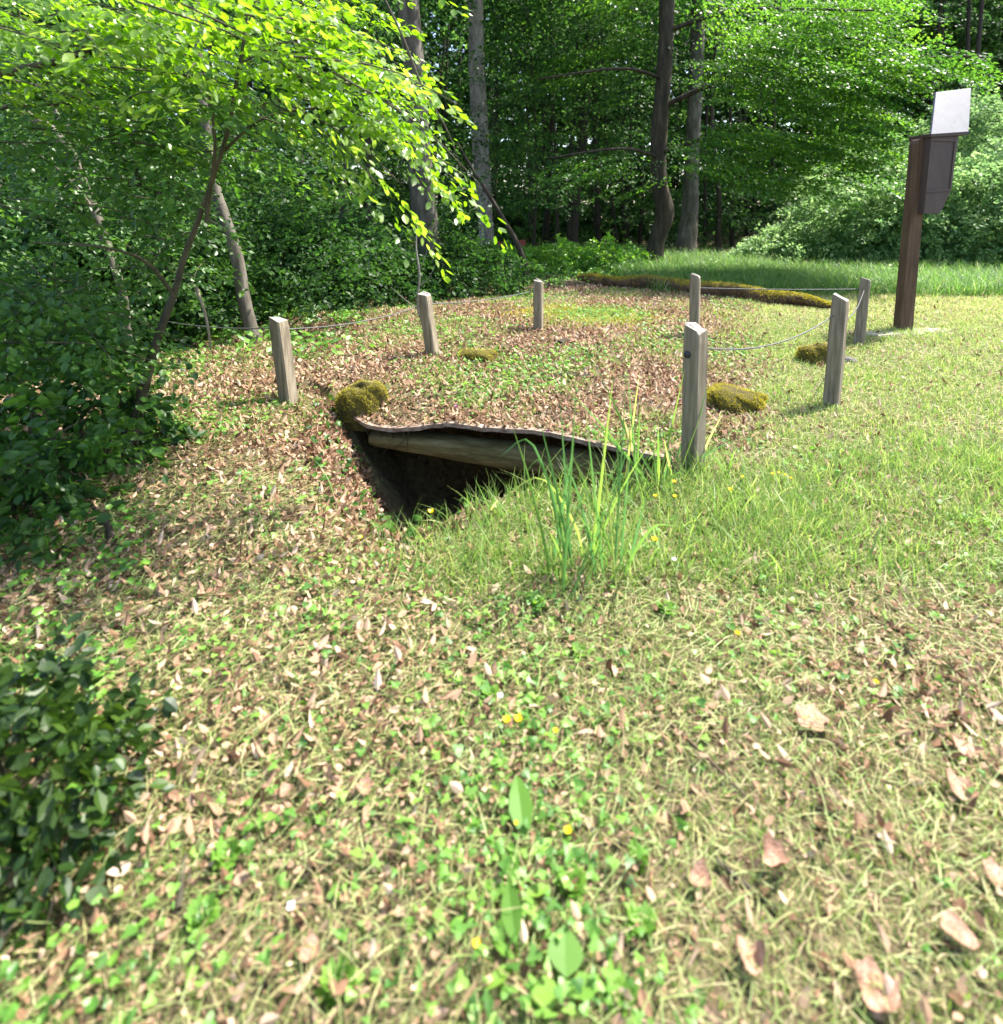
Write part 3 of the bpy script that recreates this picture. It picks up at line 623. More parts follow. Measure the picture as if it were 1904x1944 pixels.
# near beech with glowing leaves
nb = []; nb2 = []
spr_all = []
for (poly, Y, n, az, sp2, dz, dr, sd_, nl) in [
        ([(-60, -80), (760, -80), (760, 60), (790, 120), (800, 220), (740, 230), (600, 190), (420, 150), (200, 200), (-60, 200)], (2.3, 4.2), 190, -.3, .6, (-.22, .05), .30, 1, 34),
        ([(520, 60), (750, 60), (820, 230), (850, 300), (790, 280), (700, 310), (640, 290), (560, 230)], (2.4, 3.2), 18, -.25, .35, (-.65, -.25), .5, 2, 30),
        ([(-60, 60), (420, 130), (540, 220), (480, 300), (300, 300), (-60, 260)], (2.8, 4.3), 110, -.4, .8, (-.3, .05), .35, 3, 32),
        ([(-40, 300), (300, 300), (430, 420), (400, 520), (240, 560), (-40, 500)], (3.3, 4.6), 60, -.5, .8, (-.3, .05), .35, 5, 26),
        ([(-60, 480), (120, 520), (300, 560), (300, 640), (160, 700), (-60, 720)], (2.7, 3.6), 60, -.5, .7, (-.3, .05), .35, 4, 32)]:
    s_, cdirs = region_sprays(poly, Y, int(n*.9), .62, .20, int(nl*1.8), .047, HI, 500+sd_, thick=.012, tiltn=.15, flat=.28, az=az, spread=sp2, dz=dz, droop=dr, rvar=.17)
    (nb if sd_ < 3 else nb2).append(s_); spr_all.append(cdirs)
tw = []
for cc, dd in spr_all:
    for c_, d_ in zip(cc[::2], dd[::2]):
        P = [c_-d_*.15, c_+d_*.25+np.array([0, 0, -.01]), c_+d_*.55+np.array([0, 0, -.12])]
        tw.append(tube(smooth_path(P, 6), np.linspace(.005, .0015, 6), 4, cap=False))
nt_ = thing('beech_tree', at(235, 885, 3.3), 'near beech with brown stems and glowing yellow green leaves overhanging the left side', 'tree')
stems = [([(228, 905, 3.25), (245, 840, 3.3), (268, 750, 3.3), (300, 640, 3.25), (330, 560, 3.2), (352, 480, 3.15), (372, 430, 3.1), (400, 350, 3.05), (432, 250, 3.0), (450, 150, 3.0), (468, 40, 3.0), (480, -120, 3.1)], [.06, .045, .032, .022, .018, .016, .015, .013, .011, .009, .007, .004]),
         ([(392, 420, 3.1), (402, 340, 3.0), (408, 270, 2.9), (395, 170, 2.9), (370, 90, 2.9)], [.012, .010, .008, .006, .003]),
         ([(420, 290, 3.05), (500, 225, 3.1), (600, 205, 3.2), (700, 210, 3.3)], [.009, .007, .006, .004]),
         ([(-80, 160, 2.9), (60, 128, 2.9), (140, 105, 2.9), (230, 50, 2.9), (260, -40, 3)], [.022, .019, .016, .012, .007]),
         ([(-80, 210, 3.2), (60, 200, 3.2), (160, 195, 3.3)], [.014, .011, .006]),
         ([(455, 120, 3.0), (520, 90, 3.1), (580, 75, 3.2)], [.007, .005, .003]),
         ([(700, -60, 2.5), (760, 60, 2.5), (800, 160, 2.5), (850, 250, 2.5), (878, 330, 2.5)], [.006, .005, .004, .003, .0015]),
         ([(330, 560, 3.2), (280, 500, 3.0), (200, 470, 2.8), (60, 460, 2.7)], [.012, .009, .006, .003])]
v_, f_ = jointubes([tube(smooth_path(pixpath(a), 30), np.interp(np.linspace(0, 1, 30), np.linspace(0, 1, len(r_)), r_), 9, .12, i) for i, (a, r_) in enumerate(stems)]+tw)
mesh_np('trunk', v_, f_, M['bark_brown'], nt_, smooth=True)
v_, f_, r_ = join(nb); mesh_np('crown', v_, f_, M['leafA'], nt_, rnd=r_)
v_, f_, r_ = join(nb2); mesh_np('lower_foliage', v_, f_, M['leafM'], nt_, rnd=r_)  # darker green than the crown, painting shade into the lower sprays
# withered hanging branch
stick([(372, 545), (388, 590), (396, 630), (400, 664)], .010, M['post'], 'withered twisted twig hanging before the young beech', 0, 'dead_twig', 'twig', Y=[3.2, 3.2, 3.2, 3.2])

# conifers and trees at upper right
for i, (px, Y, hgt, rx, lab, mm, sd_) in enumerate([
        (1760, 25, 12, 2.8, 'dark conifer behind the brown sign box', 'leafD', 1), (1890, 24, 11, 2.6, 'dark conifer at the right edge of the picture', 'leafD', 2), (1620, 27, 13, 3.0, 'tall dark tree behind the long arching oak branch', 'leafD', 3)]):
    x = at(px, 300, Y)[0]; zb = float(z0(np.array([x]), np.array([Y]))[0])
    cr = [crown_blob((x, Y, zb+1.0+k*1.2), (rx*(1-k*.09), rx*(1-k*.09), .5), 42, 1.0, .5, 30, .14, 600+sd_*20+k, droop=.5) for k in range(int(hgt-2))]
    tree('conifer', lab, 'tree', (x, Y, zb), [(x, Y, zb-.1), (x, Y, zb+hgt*.5), (x, Y, zb+hgt)], [.2, .13, .03], M['bark_dark'], cr, 'dark trees beyond the bramble bank', n=14, crown_m=M[mm])

# ------------------------------------------------------------------ bramble bank: bushes
def bush(name, px, py, Y, rx, ry, rz, n, size, label, cat, m, seed, group=None, nl=22, zc=None):
    c = at(px, py, Y); zb = float(z0(np.array([c[0]]), np.array([Y]))[0])
    th = thing(name, (c[0], Y, zb), label, cat, group)
    g = np.random.default_rng(seed); d = norm(g.normal(0, 1, (n, 3))); d[:, 2] = np.abs(d[:, 2]); rr_ = g.uniform(.75, 1.05, n)*(1+.12*np.sin(d[:, 0]*7+seed)+.1*np.sin(d[:, 1]*9+d[:, 2]*8))
    p = np.array([c[0], Y, zb])+d*rr_[:, None]*np.array([rx, ry, rz]); o = d*np.array([1, 1, .6])+g.normal(0, .3, (n, 3)); o[:, 2] += .1
    sl = 1. if Y > 4 else .6
    v_, f_, r_ = sprays(p, norm(o), .35*sl*g.uniform(.6, 1.5, n), .16*sl, nl, size, LO if Y > 4 else HI, droop=.5, flat=.6, seed=seed, rvar=.2, thick=.08, tiltn=.4)
    mesh_np('leaves', v_, f_, m, th, rnd=r_)
    tubes = []
    for k in range(9):
        e = p[g.integers(n)]; b0 = np.array([c[0]+g.normal(0, .15*rx), Y+g.normal(0, .1), zb-.05]); mid = (b0+e)/2+np.array([0, 0, .25*rz])
        tubes.append(tube(smooth_path([b0, mid, e], 10), np.linspace(.012, .004, 10), 5, cap=False))
    v_, f_ = jointubes(tubes); mesh_np('stems', v_, f_, M['bark_brown'], th)
    return th
for i, (px, Y, rx, rz, lab) in enumerate([
        (1500, 14.2, 1.2, .75, 'low end of the bramble bank beside the shaded oak trunks'), (1590, 14.0, 1.5, 1.45, 'second mound of the bramble bank, rising behind the tall grass'),
        (1690, 13.6, 1.6, 1.85, 'rounded bramble mound just left of the brown sign post'), (1800, 13.2, 1.7, 2.1, 'leafy bramble mound seen right behind the sign box'),
        (1910, 12.8, 1.7, 2.3, 'bramble mound cut by the right edge of the picture'), (1660, 16.0, 2.0, 2.1, 'bramble hump further back above the middle of the bank'), (1840, 16.2, 2.4, 3.1, 'tallest bramble hump at the back of the bank')]):
    bush('bramble_bush', px, 480, Y, rx, 1.1, rz, int(330*rx*rz/1.6)+170, .085, lab, 'bramble bush', M['leafBr'], 700+i, 'bramble bushes forming the bank', nl=24)
# light green nettles in the clearing beyond the log
for i, (px, Y, rx, rz, lab) in enumerate([(1060, 13.2, .8, .5, 'bright nettle patch just right of the leaning dark sapling'), (1150, 13.0, .9, .55, 'bright nettle patch left of the crooked oak'), (950, 12.6, .8, .45, 'nettle patch behind the leaning dark sapling')]):
    bush('nettle_patch', px, 490, Y, rx, .7, rz, 210, .075, lab, 'nettles', M['ivy'], 730+i, 'bright nettles at the edge of the wood')
# left shrubs behind the posts
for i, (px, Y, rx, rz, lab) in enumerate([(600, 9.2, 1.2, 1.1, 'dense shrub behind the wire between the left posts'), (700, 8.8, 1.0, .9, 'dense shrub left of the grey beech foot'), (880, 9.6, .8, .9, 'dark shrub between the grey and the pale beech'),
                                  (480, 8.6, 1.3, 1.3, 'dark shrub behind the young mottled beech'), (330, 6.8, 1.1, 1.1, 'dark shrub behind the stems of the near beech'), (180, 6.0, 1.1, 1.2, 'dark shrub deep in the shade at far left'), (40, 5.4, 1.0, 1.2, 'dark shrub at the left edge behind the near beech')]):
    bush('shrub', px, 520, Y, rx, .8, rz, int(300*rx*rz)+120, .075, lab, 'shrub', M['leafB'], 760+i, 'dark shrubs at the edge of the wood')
# brambles lower left
for i, (px, py, Y, rx, ry, rz, n, lab, mm, sz) in enumerate([
        (70, 870, 2.75, .34, .28, .60, 120, 'leafy bramble below the near beech at the left edge', 'leafM', .062),
        (-20, 1000, 2.35, .30, .22, .32, 70, 'shaded bramble spilling over the ivy at the left edge', 'leafB', .055),
        (205, 800, 3.35, .24, .25, .60, 80, 'ivy clad shoots round the foot of the near beech', 'leafB', .065),
        (-10, 1560, 1.25, .20, .17, .26, 150, 'dark low bush in the lower left corner', 'leafE', .042)]):
    bush('bramble_bush', px, py, Y, rx, ry, rz, n, sz, lab, 'bramble bush', M[mm], 790+i, nl=14)

# ------------------------------------------------------------------ far wood: one mass behind everything
g = np.random.default_rng(41); parts = []
n = 4200; x = g.uniform(-34, 36, n); y = g.uniform(20, 34, n); z = g.uniform(0, 14, n)**1.0
parts.append(sprays(np.stack([x, y, z], 1), rdir(n, g), 1.2, .6, 34, .22, LO, seed=41))
n = 900; x = g.uniform(-22, -4.5, n); y = g.uniform(9.5, 20, n); z = g.uniform(.3, 9, n)
parts.append(sprays(np.stack([x, y, z], 1), rdir(n, g), .9, .45, 30, .13, LO, seed=42))
n = 1300; x = g.uniform(-14, 24, n); y = np.where(x > 2.5, g.uniform(20, 32, n), g.uniform(14.5, 30, n)); z = g.uniform(8, 13.5, n)
parts.append(sprays(np.stack([x, y, z], 1), rdir(n, g), 1.2, .6, 30, .22, LO, seed=43))
n = 5200; x = g.uniform(-48, 56, n); y = g.uniform(31, 40, n); z = g.uniform(0, 1, n)**1.5*18
parts.append(sprays(np.stack([x, y, z], 1), rdir(n, g), 1.9, 1.1, 40, .42, LO, seed=45))
q = poly_pts([(930, -60), (1260, -60), (1290, 300), (1210, 280), (1100, 330), (1000, 420), (930, 330)], 420, g); c_ = at_arr(q[:, 0], q[:, 1], g.uniform(14.5, 19, 420))
parts.append(sprays(c_, rdir(420, g), 1.1, .5, 34, .11, LO, seed=47))
q = poly_pts([(1280, 200), (1560, 330), (1500, 430), (1400, 440), (1320, 420)], 150, g); c_ = at_arr(q[:, 0], q[:, 1], g.uniform(17.5, 20, 150))
parts.append(sprays(c_, rdir(150, g), 1.1, .5, 34, .11, LO, seed=48))
q = poly_pts([(1600, -60), (1990, -60), (1990, 300), (1600, 300)], 700, g); c_ = at_arr(q[:, 0], q[:, 1], g.uniform(22, 27, 700))
parts.append(sprays(c_, rdir(700, g), 1.5, .7, 34, .17, LO, seed=49))
n = 1500; x = g.uniform(-30, 34, n); y = g.uniform(18, 30, n); z = g.uniform(.1, 2.2, n)
parts.append(sprays(np.stack([x, y, z], 1), rdir(n, g), 1.2, .6, 34, .18, LO, seed=46))
n = 2600; x = g.uniform(-30, 40, n); y = g.uniform(24, 31, n); z = g.uniform(0, 1, n)**1.3*5
parts.append(sprays(np.stack([x, y, z], 1), rdir(n, g), 1.3, .7, 36, .22, LO, seed=51))
n = 4600; x = g.uniform(-48, 56, n); y = g.uniform(33, 42, n); z = g.uniform(5, 20, n)
parts.append(sprays(np.stack([x, y, z], 1), rdir(n, g), 1.9, 1.1, 40, .42, LO, seed=50))
v_, f_, r_ = join(parts); props(mesh_np('far_woodland_foliage', v_, f_, M['leafD'], rnd=r_), 'deep green mass of the wood beyond the nearer trees', 'woodland', kind='stuff')
tubes = []
for k in range(120):
    x, y = g.uniform(-28, 32), g.uniform(19, 32); tx = x+g.normal(0, .4); r0 = g.uniform(.04, .13)
    tubes.append(tube([(x, y, -.3), ((x+tx)/2+g.normal(0, .08), y, 3), (tx, y, 9)], [r0, r0*.8, r0*.5], 6, cap=False))
v_, f_ = jointubes(tubes); props(mesh_np('far_woodland_stems', v_, f_, M['bark_dark'], smooth=True), 'crowd of thin dark stems deep in the wood', 'woodland', kind='stuff')
# low cover of the forest floor
g = np.random.default_rng(43); n = 5200
x = g.uniform(-12, 9, n); y = g.uniform(5.2, 20, n)
left = (x < -1.35-.22*(y-5.5)+.3*wob(x, y)) ; back = (y > 10.6+.8*wob(x, y)+np.where(x > 1, -.0, -1.2))
k = (left | back) & ~((x > 5.0) & (y > 11.5)) & (x > -y*.95) & (x < y*.95); x, y = x[k], y[k]
p = np.stack([x, y, z0(x, y)+g.uniform(.02, .22, len(x))], 1)
v_, f_, r_ = sprays(p, rdir(len(x), g, dz=(.0, .5)), .28, .14, 14, .07, LO, droop=.6, flat=.5, seed=44)
props(mesh_np('undergrowth', v_, f_, M['weed'], rnd=r_), 'low green undergrowth on the floor of the wood', 'undergrowth', kind='stuff')

# ================================================================== GROUND COVER
def scatter(n, xr, yr, dens, seed, persp=True):
    """random ground points; density falls with distance; dens(x,y) in 0..1 keeps some"""
    g = np.random.default_rng(seed)
    q = 1.25; y = g.uniform(yr[0]**q, yr[1]**q, n)**(1/q) if persp else g.uniform(yr[0], yr[1], n)
    n = int(n*1.45); y = g.uniform(yr[0]**q, yr[1]**q, n)**(1/q) if persp else g.uniform(yr[0], yr[1], n)
    x = g.uniform(-1, 1, n)*(y*.93+1.3) if xr is None else g.uniform(xr[0], xr[1], n)
    k = g.uniform(0, 1, n) < dens(x, y); x, y = x[k], y[k]
    return x, y, g
def mound(x, y): return sstep(3.1, 3.6, y-.0*x)*(1-sstep(-.2, .5, x-(1.3+.42*(y-3.2)+.25*wob(x, y, 2.))))*(1-sstep(9.8, 11.5, y))
def hole(x, y): return (poly_sd(x, y, Q) > -.02) & ~on_roof(x, y)
def d_moss(x, y): return np.clip(np.exp(-((x-1.0)/.8)**2-((y-7.35)/.6)**2)*1.9, 0, 1)*(wob(x, y, 2., 3.) > -.7)
def d_litter(x, y):
    L_ = mound(x, y)*(.72+.42*wob(x, y, 7., 2.))*(1-.95*np.clip(1.5*d_moss(x, y), 0, 1))
    fl = (y < 3.4)*(1-sstep(-.9, .2, x+.25*wob(x, y, 3.)))*np.clip(.52+.42*wob(x, y, 5., 2.5), .08, 1)*np.where(y < 2.1, .8, 1)
    rt = (y < 3.3)*.07+.05+.45*sstep(.45, .9, x)*(y < 1.75)*np.clip(.2+wob(x, y, 31., 2.), 0, 1)
    out = np.maximum(np.maximum(L_, fl), rt)
    pit = hole(x, y); out = np.where(pit, .8*(x < -.2), out)
    return np.clip(out*np.where((x < -3)&(y > 5), .6, 1), 0, 1)
def lay_leaves(x, y, g, size, tpl, name, m, label, cat, lift=.006, tilt=.45, rv=None):
    n = len(x); p = np.stack([x, y, zs(x, y)+g.uniform(0, lift*3, n)+lift], 1)
    a = g.uniform(0, 6.283, n); ax = np.stack([np.cos(a), np.sin(a), g.normal(0, .25, n)], 1)
    nn = np.tile([0, 0, 1.], (n, 1))+g.normal(0, tilt, (n, 3))
    X, Y, Z = axes(ax, nn); s = size*g.uniform(.55, 1.25, n); flip = g.choice([-1, 1], n)
    sc = np.stack([s*g.uniform(.6, 1.1, n), s, s*flip*g.uniform(.5, 3., n)], 1)
    r_ = g.uniform(0, 1, n) if rv is None else rv
    v_, f_, r_ = inst(tpl, p, X, Y, Z, sc, r_)
    return props(mesh_np(name, v_, f_, m, rnd=r_), label, cat, kind='stuff')
x, y, g = scatter(170000, None, (.6, 11), d_litter, 51)
lay_leaves(x, y, g, .029*(1+.07*np.clip(y-1, 0, 4)), leaf_hi(.72, .10, .45), 'leaf_litter', M['litter'], 'dry brown beech leaves covering the mound and the left side', 'leaf litter', tilt=.55, lift=.007)
def d_frag(x, y):
    a = (y < 3.5)*(1-sstep(-.7, .4, x+.25*wob(x, y, 3.)))*np.clip(.75+.4*wob(x, y, 6., 2.), .15, 1)
    b_ = (y < 2.0)*np.clip(.25+.6*wob(x, y, 31., 2.)+.3*sstep(.3, 1.2, x), .12, 1)
    return np.where(hole(x, y), .5, np.maximum.reduce([a, b_, .8*mound(x, y), .12+0*x]))
g = np.random.default_rng(53); xp, yp = g.uniform(-1.5, .1, 16000), g.uniform(2.4, 4.6, 16000); sp = poly_sd(xp, yp, Q)
k = (sp > -.08) & (sp < .75) & (xp < -.1) & ~on_roof(xp, yp) & (g.uniform(0, 1, 16000) < .8); xp, yp = xp[k], yp[k]
lay_leaves(xp, yp, g, .032, leaf_hi(.72, .10, .45), 'pit_leaves', M['litter'], 'dead leaves slipping down the left bank into the pit', 'leaf litter', tilt=.9, lift=.008, rv=g.beta(1.3, 2.2, len(xp)))  # tones skewed dark, so the pit's shade is in the leaf colour
k = g.uniform(0, 1, len(xp)) < .05; lay_leaves(xp[k], yp[k], g, .05, leaf_lobed(5, .95, .15, .14), 'pit_ivy', M['leafM'], 'ivy leaves hanging on the shaded left bank of the pit', 'ivy', tilt=.9, lift=.02)
x, y, g = scatter(150000, None, (.6, 9), d_frag, 52)
lay_leaves(x, y, g, .015*(1+.07*np.clip(y-1, 0, 5)), leaf_lo(.8), 'leaf_crumbs', M['litter'], 'broken bits of dead leaf between the clippings', 'leaf litter', tilt=.5, rv=g.beta(1.6, 1.8, len(x)))
# grass
def lush_f(x, y):
    return sstep(1.98, 2.45, y+.05*wob(x, y, 3., 3.))*(1-sstep(2.9, 3.3, y-.06*x+.04*wob(x, y, 6., 4.)))*sstep(-.95, -.1, x+.25*wob(x, y, 2., 2.))*np.clip(.42+.45*wob(x, y, 11., 2.2), .1, 1)
def d_green(x, y):
    lush = lush_f(x, y)           # band before the dugout
    lawn = sstep(-.2, .8, x-(1.2+.30*(y-3.2)))*(y > 3.)*(.62+.25*wob(x, y, 5., 1.5))*(1-sstep(9.2, 9.8, y))
    near = (y < 2.3)*np.clip(.78+.40*wob(x, y, 9., 2.)+.25*np.exp(-((x+.0)/.35)**2), .15, 1)
    mid = (y < 3.3)*(y >= 2.2)*np.clip(.42+.3*wob(x, y, 3., 2.), .1, 1)
    md = mound(x, y)*np.clip(.2+.75*wob(x, y, 8., 1.5), 0.02, 1)
    out = np.maximum.reduce([lush, lawn, near, mid, md]); return np.clip(np.where(hole(x, y), 0, out), 0, 1)
def lay_grass(x, y, g, h, wd, tpl, name, m, label, lean=.35, rv=None):
    n = len(x); p = np.stack([x, y, zs(x, y)-.004], 1)
    a = g.uniform(0, 6.283, n); up = norm(np.stack([g.normal(0, lean, n), g.normal(0, lean, n), np.ones(n)], 1))
    Yd = np.stack([np.cos(a), np.sin(a), np.zeros(n)], 1); X = norm(np.cross(Yd, up)); Y = np.cross(up, X)
    sc = np.stack([wd*g.uniform(.6, 1.4, n), h, h], 1)
    v_, f_, r_ = inst(tpl, p, X, Y, up, sc, g.uniform(0, 1, n) if rv is None else rv)
    return v_, f_, r_
B3 = blade(3, .45, 1.); B4 = blade(5, .7, 1.)
x, y, g = scatter(420000, None, (.6, 10), d_green, 61)
lush = lush_f(x, y)
h = (.028+.11*np.sqrt(lush)+.020*(y > 3.3)*(1+1.6*np.clip(wob(x, y, 17., 3.), 0, 1)))*g.uniform(.5, 1.5, len(x)) + g.uniform(0, .13, len(x))*np.exp(-(poly_sd(x, y, Q)/.22)**2)*(x > -.55)*(y < Ey(x))
v_, f_, r_ = lay_grass(x, y, g, h, .0030*(1+y*.16), B3, '', None, '', rv=np.clip(g.beta(1.6, 1.9, len(x))+.10*(y > 3.5)+.03*lush+.22*sstep(6.2, 8, y)*(x > 2.5), 0, 1))
x2, y2 = g.normal(.6, .5, 900), g.uniform(2.1, 3.15, 900); k = (poly_sd(x2, y2, Q) < -.01); x2, y2 = x2[k], y2[k]
lng = lay_grass(x2, y2, g, g.uniform(.08, .30, len(x2)), .0055, B4, '', None, '', lean=.22, rv=g.uniform(.1, .8, len(x2)))
v_, f_, r_ = join([(v_, f_, r_), lng])
props(mesh_np('grass', v_, f_, M['grass'], rnd=r_), 'short green grass of the clearing', 'grass', kind='stuff')
# tall meadow grass in front of the brambles
def d_mead(x, y): return (x > 2.3+.35*wob(x, y))*sstep(-.2, .25, y-(9.3-.08*(x-5)+.12*wob(x, y, 2.)))*1.
x, y, g = scatter(60000, (2, 14), (9, 15), d_mead, 63, False)
v_, f_, r_ = lay_grass(x, y, g, g.uniform(.10, .42, len(x)), .011, B4, '', None, '', lean=.25)
props(mesh_np('meadow_grass', v_, f_, M['meadow'], rnd=r_), 'tall uncut grass in front of the bramble bank', 'grass', kind='stuff')
# mown clippings
def d_straw(x, y):
    near = (y < 2.35)*sstep(-.7, .5, x+.2*wob(x, y, 4.))*np.clip(.72+.3*wob(x, y, 21., 2.), .2, 1)
    far = (y > 2.9)*sstep(-.1, .7, x-(1.05+.42*(y-3.2)))*.6*(1-sstep(8, 9.3, y))
    lf = (y < 3.2)*.62
    return np.where(hole(x, y), 0, np.maximum.reduce([near, far, lf]))
x, y, g = scatter(260000, None, (.6, 9.4), d_straw, 65); n = len(x)
p = np.stack([x, y, zs(x, y)+g.uniform(.004, .030, n)*(1+.6*wob(x, y, 6., 5.))], 1); a = g.normal(.6, 1.0, n)
ax = np.stack([np.cos(a), np.sin(a), g.normal(0, .22, n)], 1); nn = np.tile([0, 0, 1.], (n, 1))+g.normal(0, .5, (n, 3))
X, Y, Z = axes(ax, nn); L_ = g.uniform(.015, .09, n)*g.uniform(.5, 1.2, n)*np.where(g.uniform(0, 1, n) < .12, 1.7, 1)
strip = np.array([(-.5, 0, 0), (.5, 0, 0), (.3, .35, .05), (1.3, .35, .05), (.4, .7, .04), (1.2, .7, .04), (-.4, 1, -.03), (-.2, 1, -.03)]), np.array([(0, 1, 3, 2), (2, 3, 5, 4), (4, 5, 7, 6)])
v_, f_, r_ = inst(strip, p, X, Y, Z, np.stack([g.uniform(.0011, .0028, n)*(1+y*.12)*g.choice([-1, 1], n), L_, L_], 1), np.clip(g.beta(2, 2, n), 0, 1))
props(mesh_np('grass_clippings', v_, f_, M['straw'], rnd=r_), 'dry mown grass clippings strewn over the clearing', 'grass clippings', kind='stuff')
# low broad weeds
def d_weed(x, y):
    nr = (y < 3.3)*np.clip(.10+.48*wob(x, y, 12., 2.6)+.85*np.exp(-((x-.10)/.26)**2)*(y < 2)+.25*(x < -.5)*(y < 1.9), .02, 1)*np.where(x > .5, .55, 1)
    md = mound(x, y)*np.clip(.15+1.2*wob(x, y, 15., 1.3)+.5*np.exp(-((x-.45)/.7)**2-((y-5.3)/.6)**2), 0.05, 1)
    return np.where(hole(x, y), .12*(x < -.1), np.maximum(nr, md))
x, y, g = scatter(70000, None, (.6, 10), d_weed, 67)
lay_leaves(x, y, g, .022*(1+.14*np.clip(y-1, 0, 5)), leaf_lobed(3, .95, .12, .34), 'low_weeds', M['weed'], 'small round green weeds between the grass and dead leaves', 'weeds', lift=.012, tilt=.4)
# ivy on the lower left
def d_ivy(x, y): return ((x < np.where(y > 2.0, -.62, -.70)*y+.12*wob(x, y, 5., 4.)))*np.where((y > 1.75) & (y < 2.0), .2, 1)*(x > -9)*(y < 2.6)*np.clip(.55+.5*wob(x, y, 3., 3.), 0, 1)
x, y, g = scatter(9000, None, (.5, 2.6), d_ivy, 69)
lay_leaves(x, y, g, .014+.008*y, leaf_lobed(5, .95, .15, .12), 'ground_ivy', M['ivy'], 'bright ivy creeping over the ground at lower left', 'ivy', lift=.016, tilt=.45)
# flat moss on the mound
x, y, g = scatter(22000, (-1, 3), (6, 9), d_moss, 70, False)
v_, f_, r_ = lay_grass(x, y, g, g.uniform(.02, .05, len(x)), .014, blade(2, .4, 1.), '', None, '', rv=np.clip(g.normal(.6, .25, len(x)), 0, 1))
props(mesh_np('moss_carpet', v_, f_, M['moss'], rnd=r_), 'flat yellow green moss beside the short far post', 'moss', kind='stuff')

# ================================================================== TALL GRASS TUFTS
def tuft(px, py, tips, label, wd=.011, seed=0):
    b = ground_at(px, py, zs); th = thing('tall_grass', b, label, 'grass tuft', 'tall grass tufts before the dugout')
    g = np.random.default_rng(seed); allv = []
    more = [(a_+g.uniform(-25, 25), tx_+g.uniform(-35, 35), ty_+.35*(py-ty_)*g.uniform(.3, 1.4), ar_*.6+g.uniform(0, .05)) for a_, tx_, ty_, ar_ in tips]
    for (bx_, tx, ty, arch) in list(tips)+more[:len(more)//3]:
        bb = b+np.array([(bx_*2.2)*b[1]/FPX+g.normal(0, .045), g.uniform(-.03, .25), 0]); tY = b[1]+g.uniform(-.12, .12); tip = at(tx, ty, tY)
        mid = bb*.45+tip*.55; mid[2] += arch; q = smooth_path([bb, bb*.75+mid*.25+np.array([0, 0, arch*.4]), mid, tip], 12)
        T = np.gradient(q, axis=0); T = norm(T); yaw = g.uniform(-.9, .9); sd_ = norm(np.cross(T, np.tile([math.sin(yaw), math.cos(yaw), .15], (12, 1))))
        wv = wd*g.uniform(.7, 1.25)*np.sin(np.linspace(.55, math.pi-.02, 12))[:, None]/2
        V = np.empty((36, 3)); V[0::3] = q-sd_*wv; V[1::3] = q+np.cross(sd_, T)*wv*.5; V[2::3] = q+sd_*wv
        F = np.array([f for i in range(11) for f in ((3*i, 3*i+1, 3*i+4, 3*i+3), (3*i+1, 3*i+2, 3*i+5, 3*i+4))])
        allv.append((V, F, np.full(36, g.uniform(0, 1))))
    v_, f_, r_ = join(allv); mesh_np('blades', v_, f_, M['tallgrass'], th, smooth=True, rnd=r_)
g = np.random.default_rng(5)
tuft(1150, 1140, [(-10, 1062, 745, .0), (-20, 1095, 715, 0), (0, 1110, 760, 0), (5, 1190, 690, 0), (0, 1165, 705, 0), (10, 1215, 770, 0), (-30, 945, 870, .28), (-25, 990, 910, .26), (-20, 1020, 780, .03), (15, 1140, 800, 0), (-5, 1060, 860, .1),
      (0, 1240, 830, .05), (10, 1255, 900, .08), (-15, 1120, 900, .02), (20, 1225, 950, .02), (-5, 1180, 880, 0), (10, 1085, 960, .02), (-40, 970, 800, .05), (20, 1290, 1000, .1), (-35, 1010, 1010, .1), (0, 1150, 990, 0), (10, 1200, 1010, 0), (-10, 1130, 1000, 0)],
     'tallest green grass tuft reaching up in front of the dugout roof', .010, 3)
tuft(1225, 950, [(0, 1190, 700, 0), (10, 1130, 690, .02), (0, 1250, 800, 0), (5, 1215, 770, 0), (10, 1240, 840, 0), (-10, 1170, 820, 0), (-20, 1160, 870, 0), (20, 1270, 870, 0), (0, 1200, 860, 0), (10, 1060, 720, .03), (30, 1300, 900, .05), (-30, 1110, 900, .06), (-10, 1215, 700, 0), (15, 1180, 780, 0), (25, 1260, 830, 0)], 'slimmer grass tuft between the tallest tuft and the bolted post', .015, 4)
tuft(1320, 912, [(-20, 1300, 700, 0), (10, 1345, 720, 0), (20, 1370, 790, .02), (-30, 1275, 820, 0), (30, 1400, 850, .03), (5, 1330, 800, 0), (0, 1310, 830, 0), (25, 1350, 860, 0), (-15, 1290, 860, 0)], 'grass tuft growing round the foot of the bolted post', .012, 5)
tuft(905, 1000, [(0, 885, 925, .0), (5, 900, 905, 0), (10, 925, 930, 0), (-5, 870, 960, .03), (12, 945, 950, .01), (0, 910, 940, 0)], 'small grass tuft on the front rim of the dark pit', .008, 6)

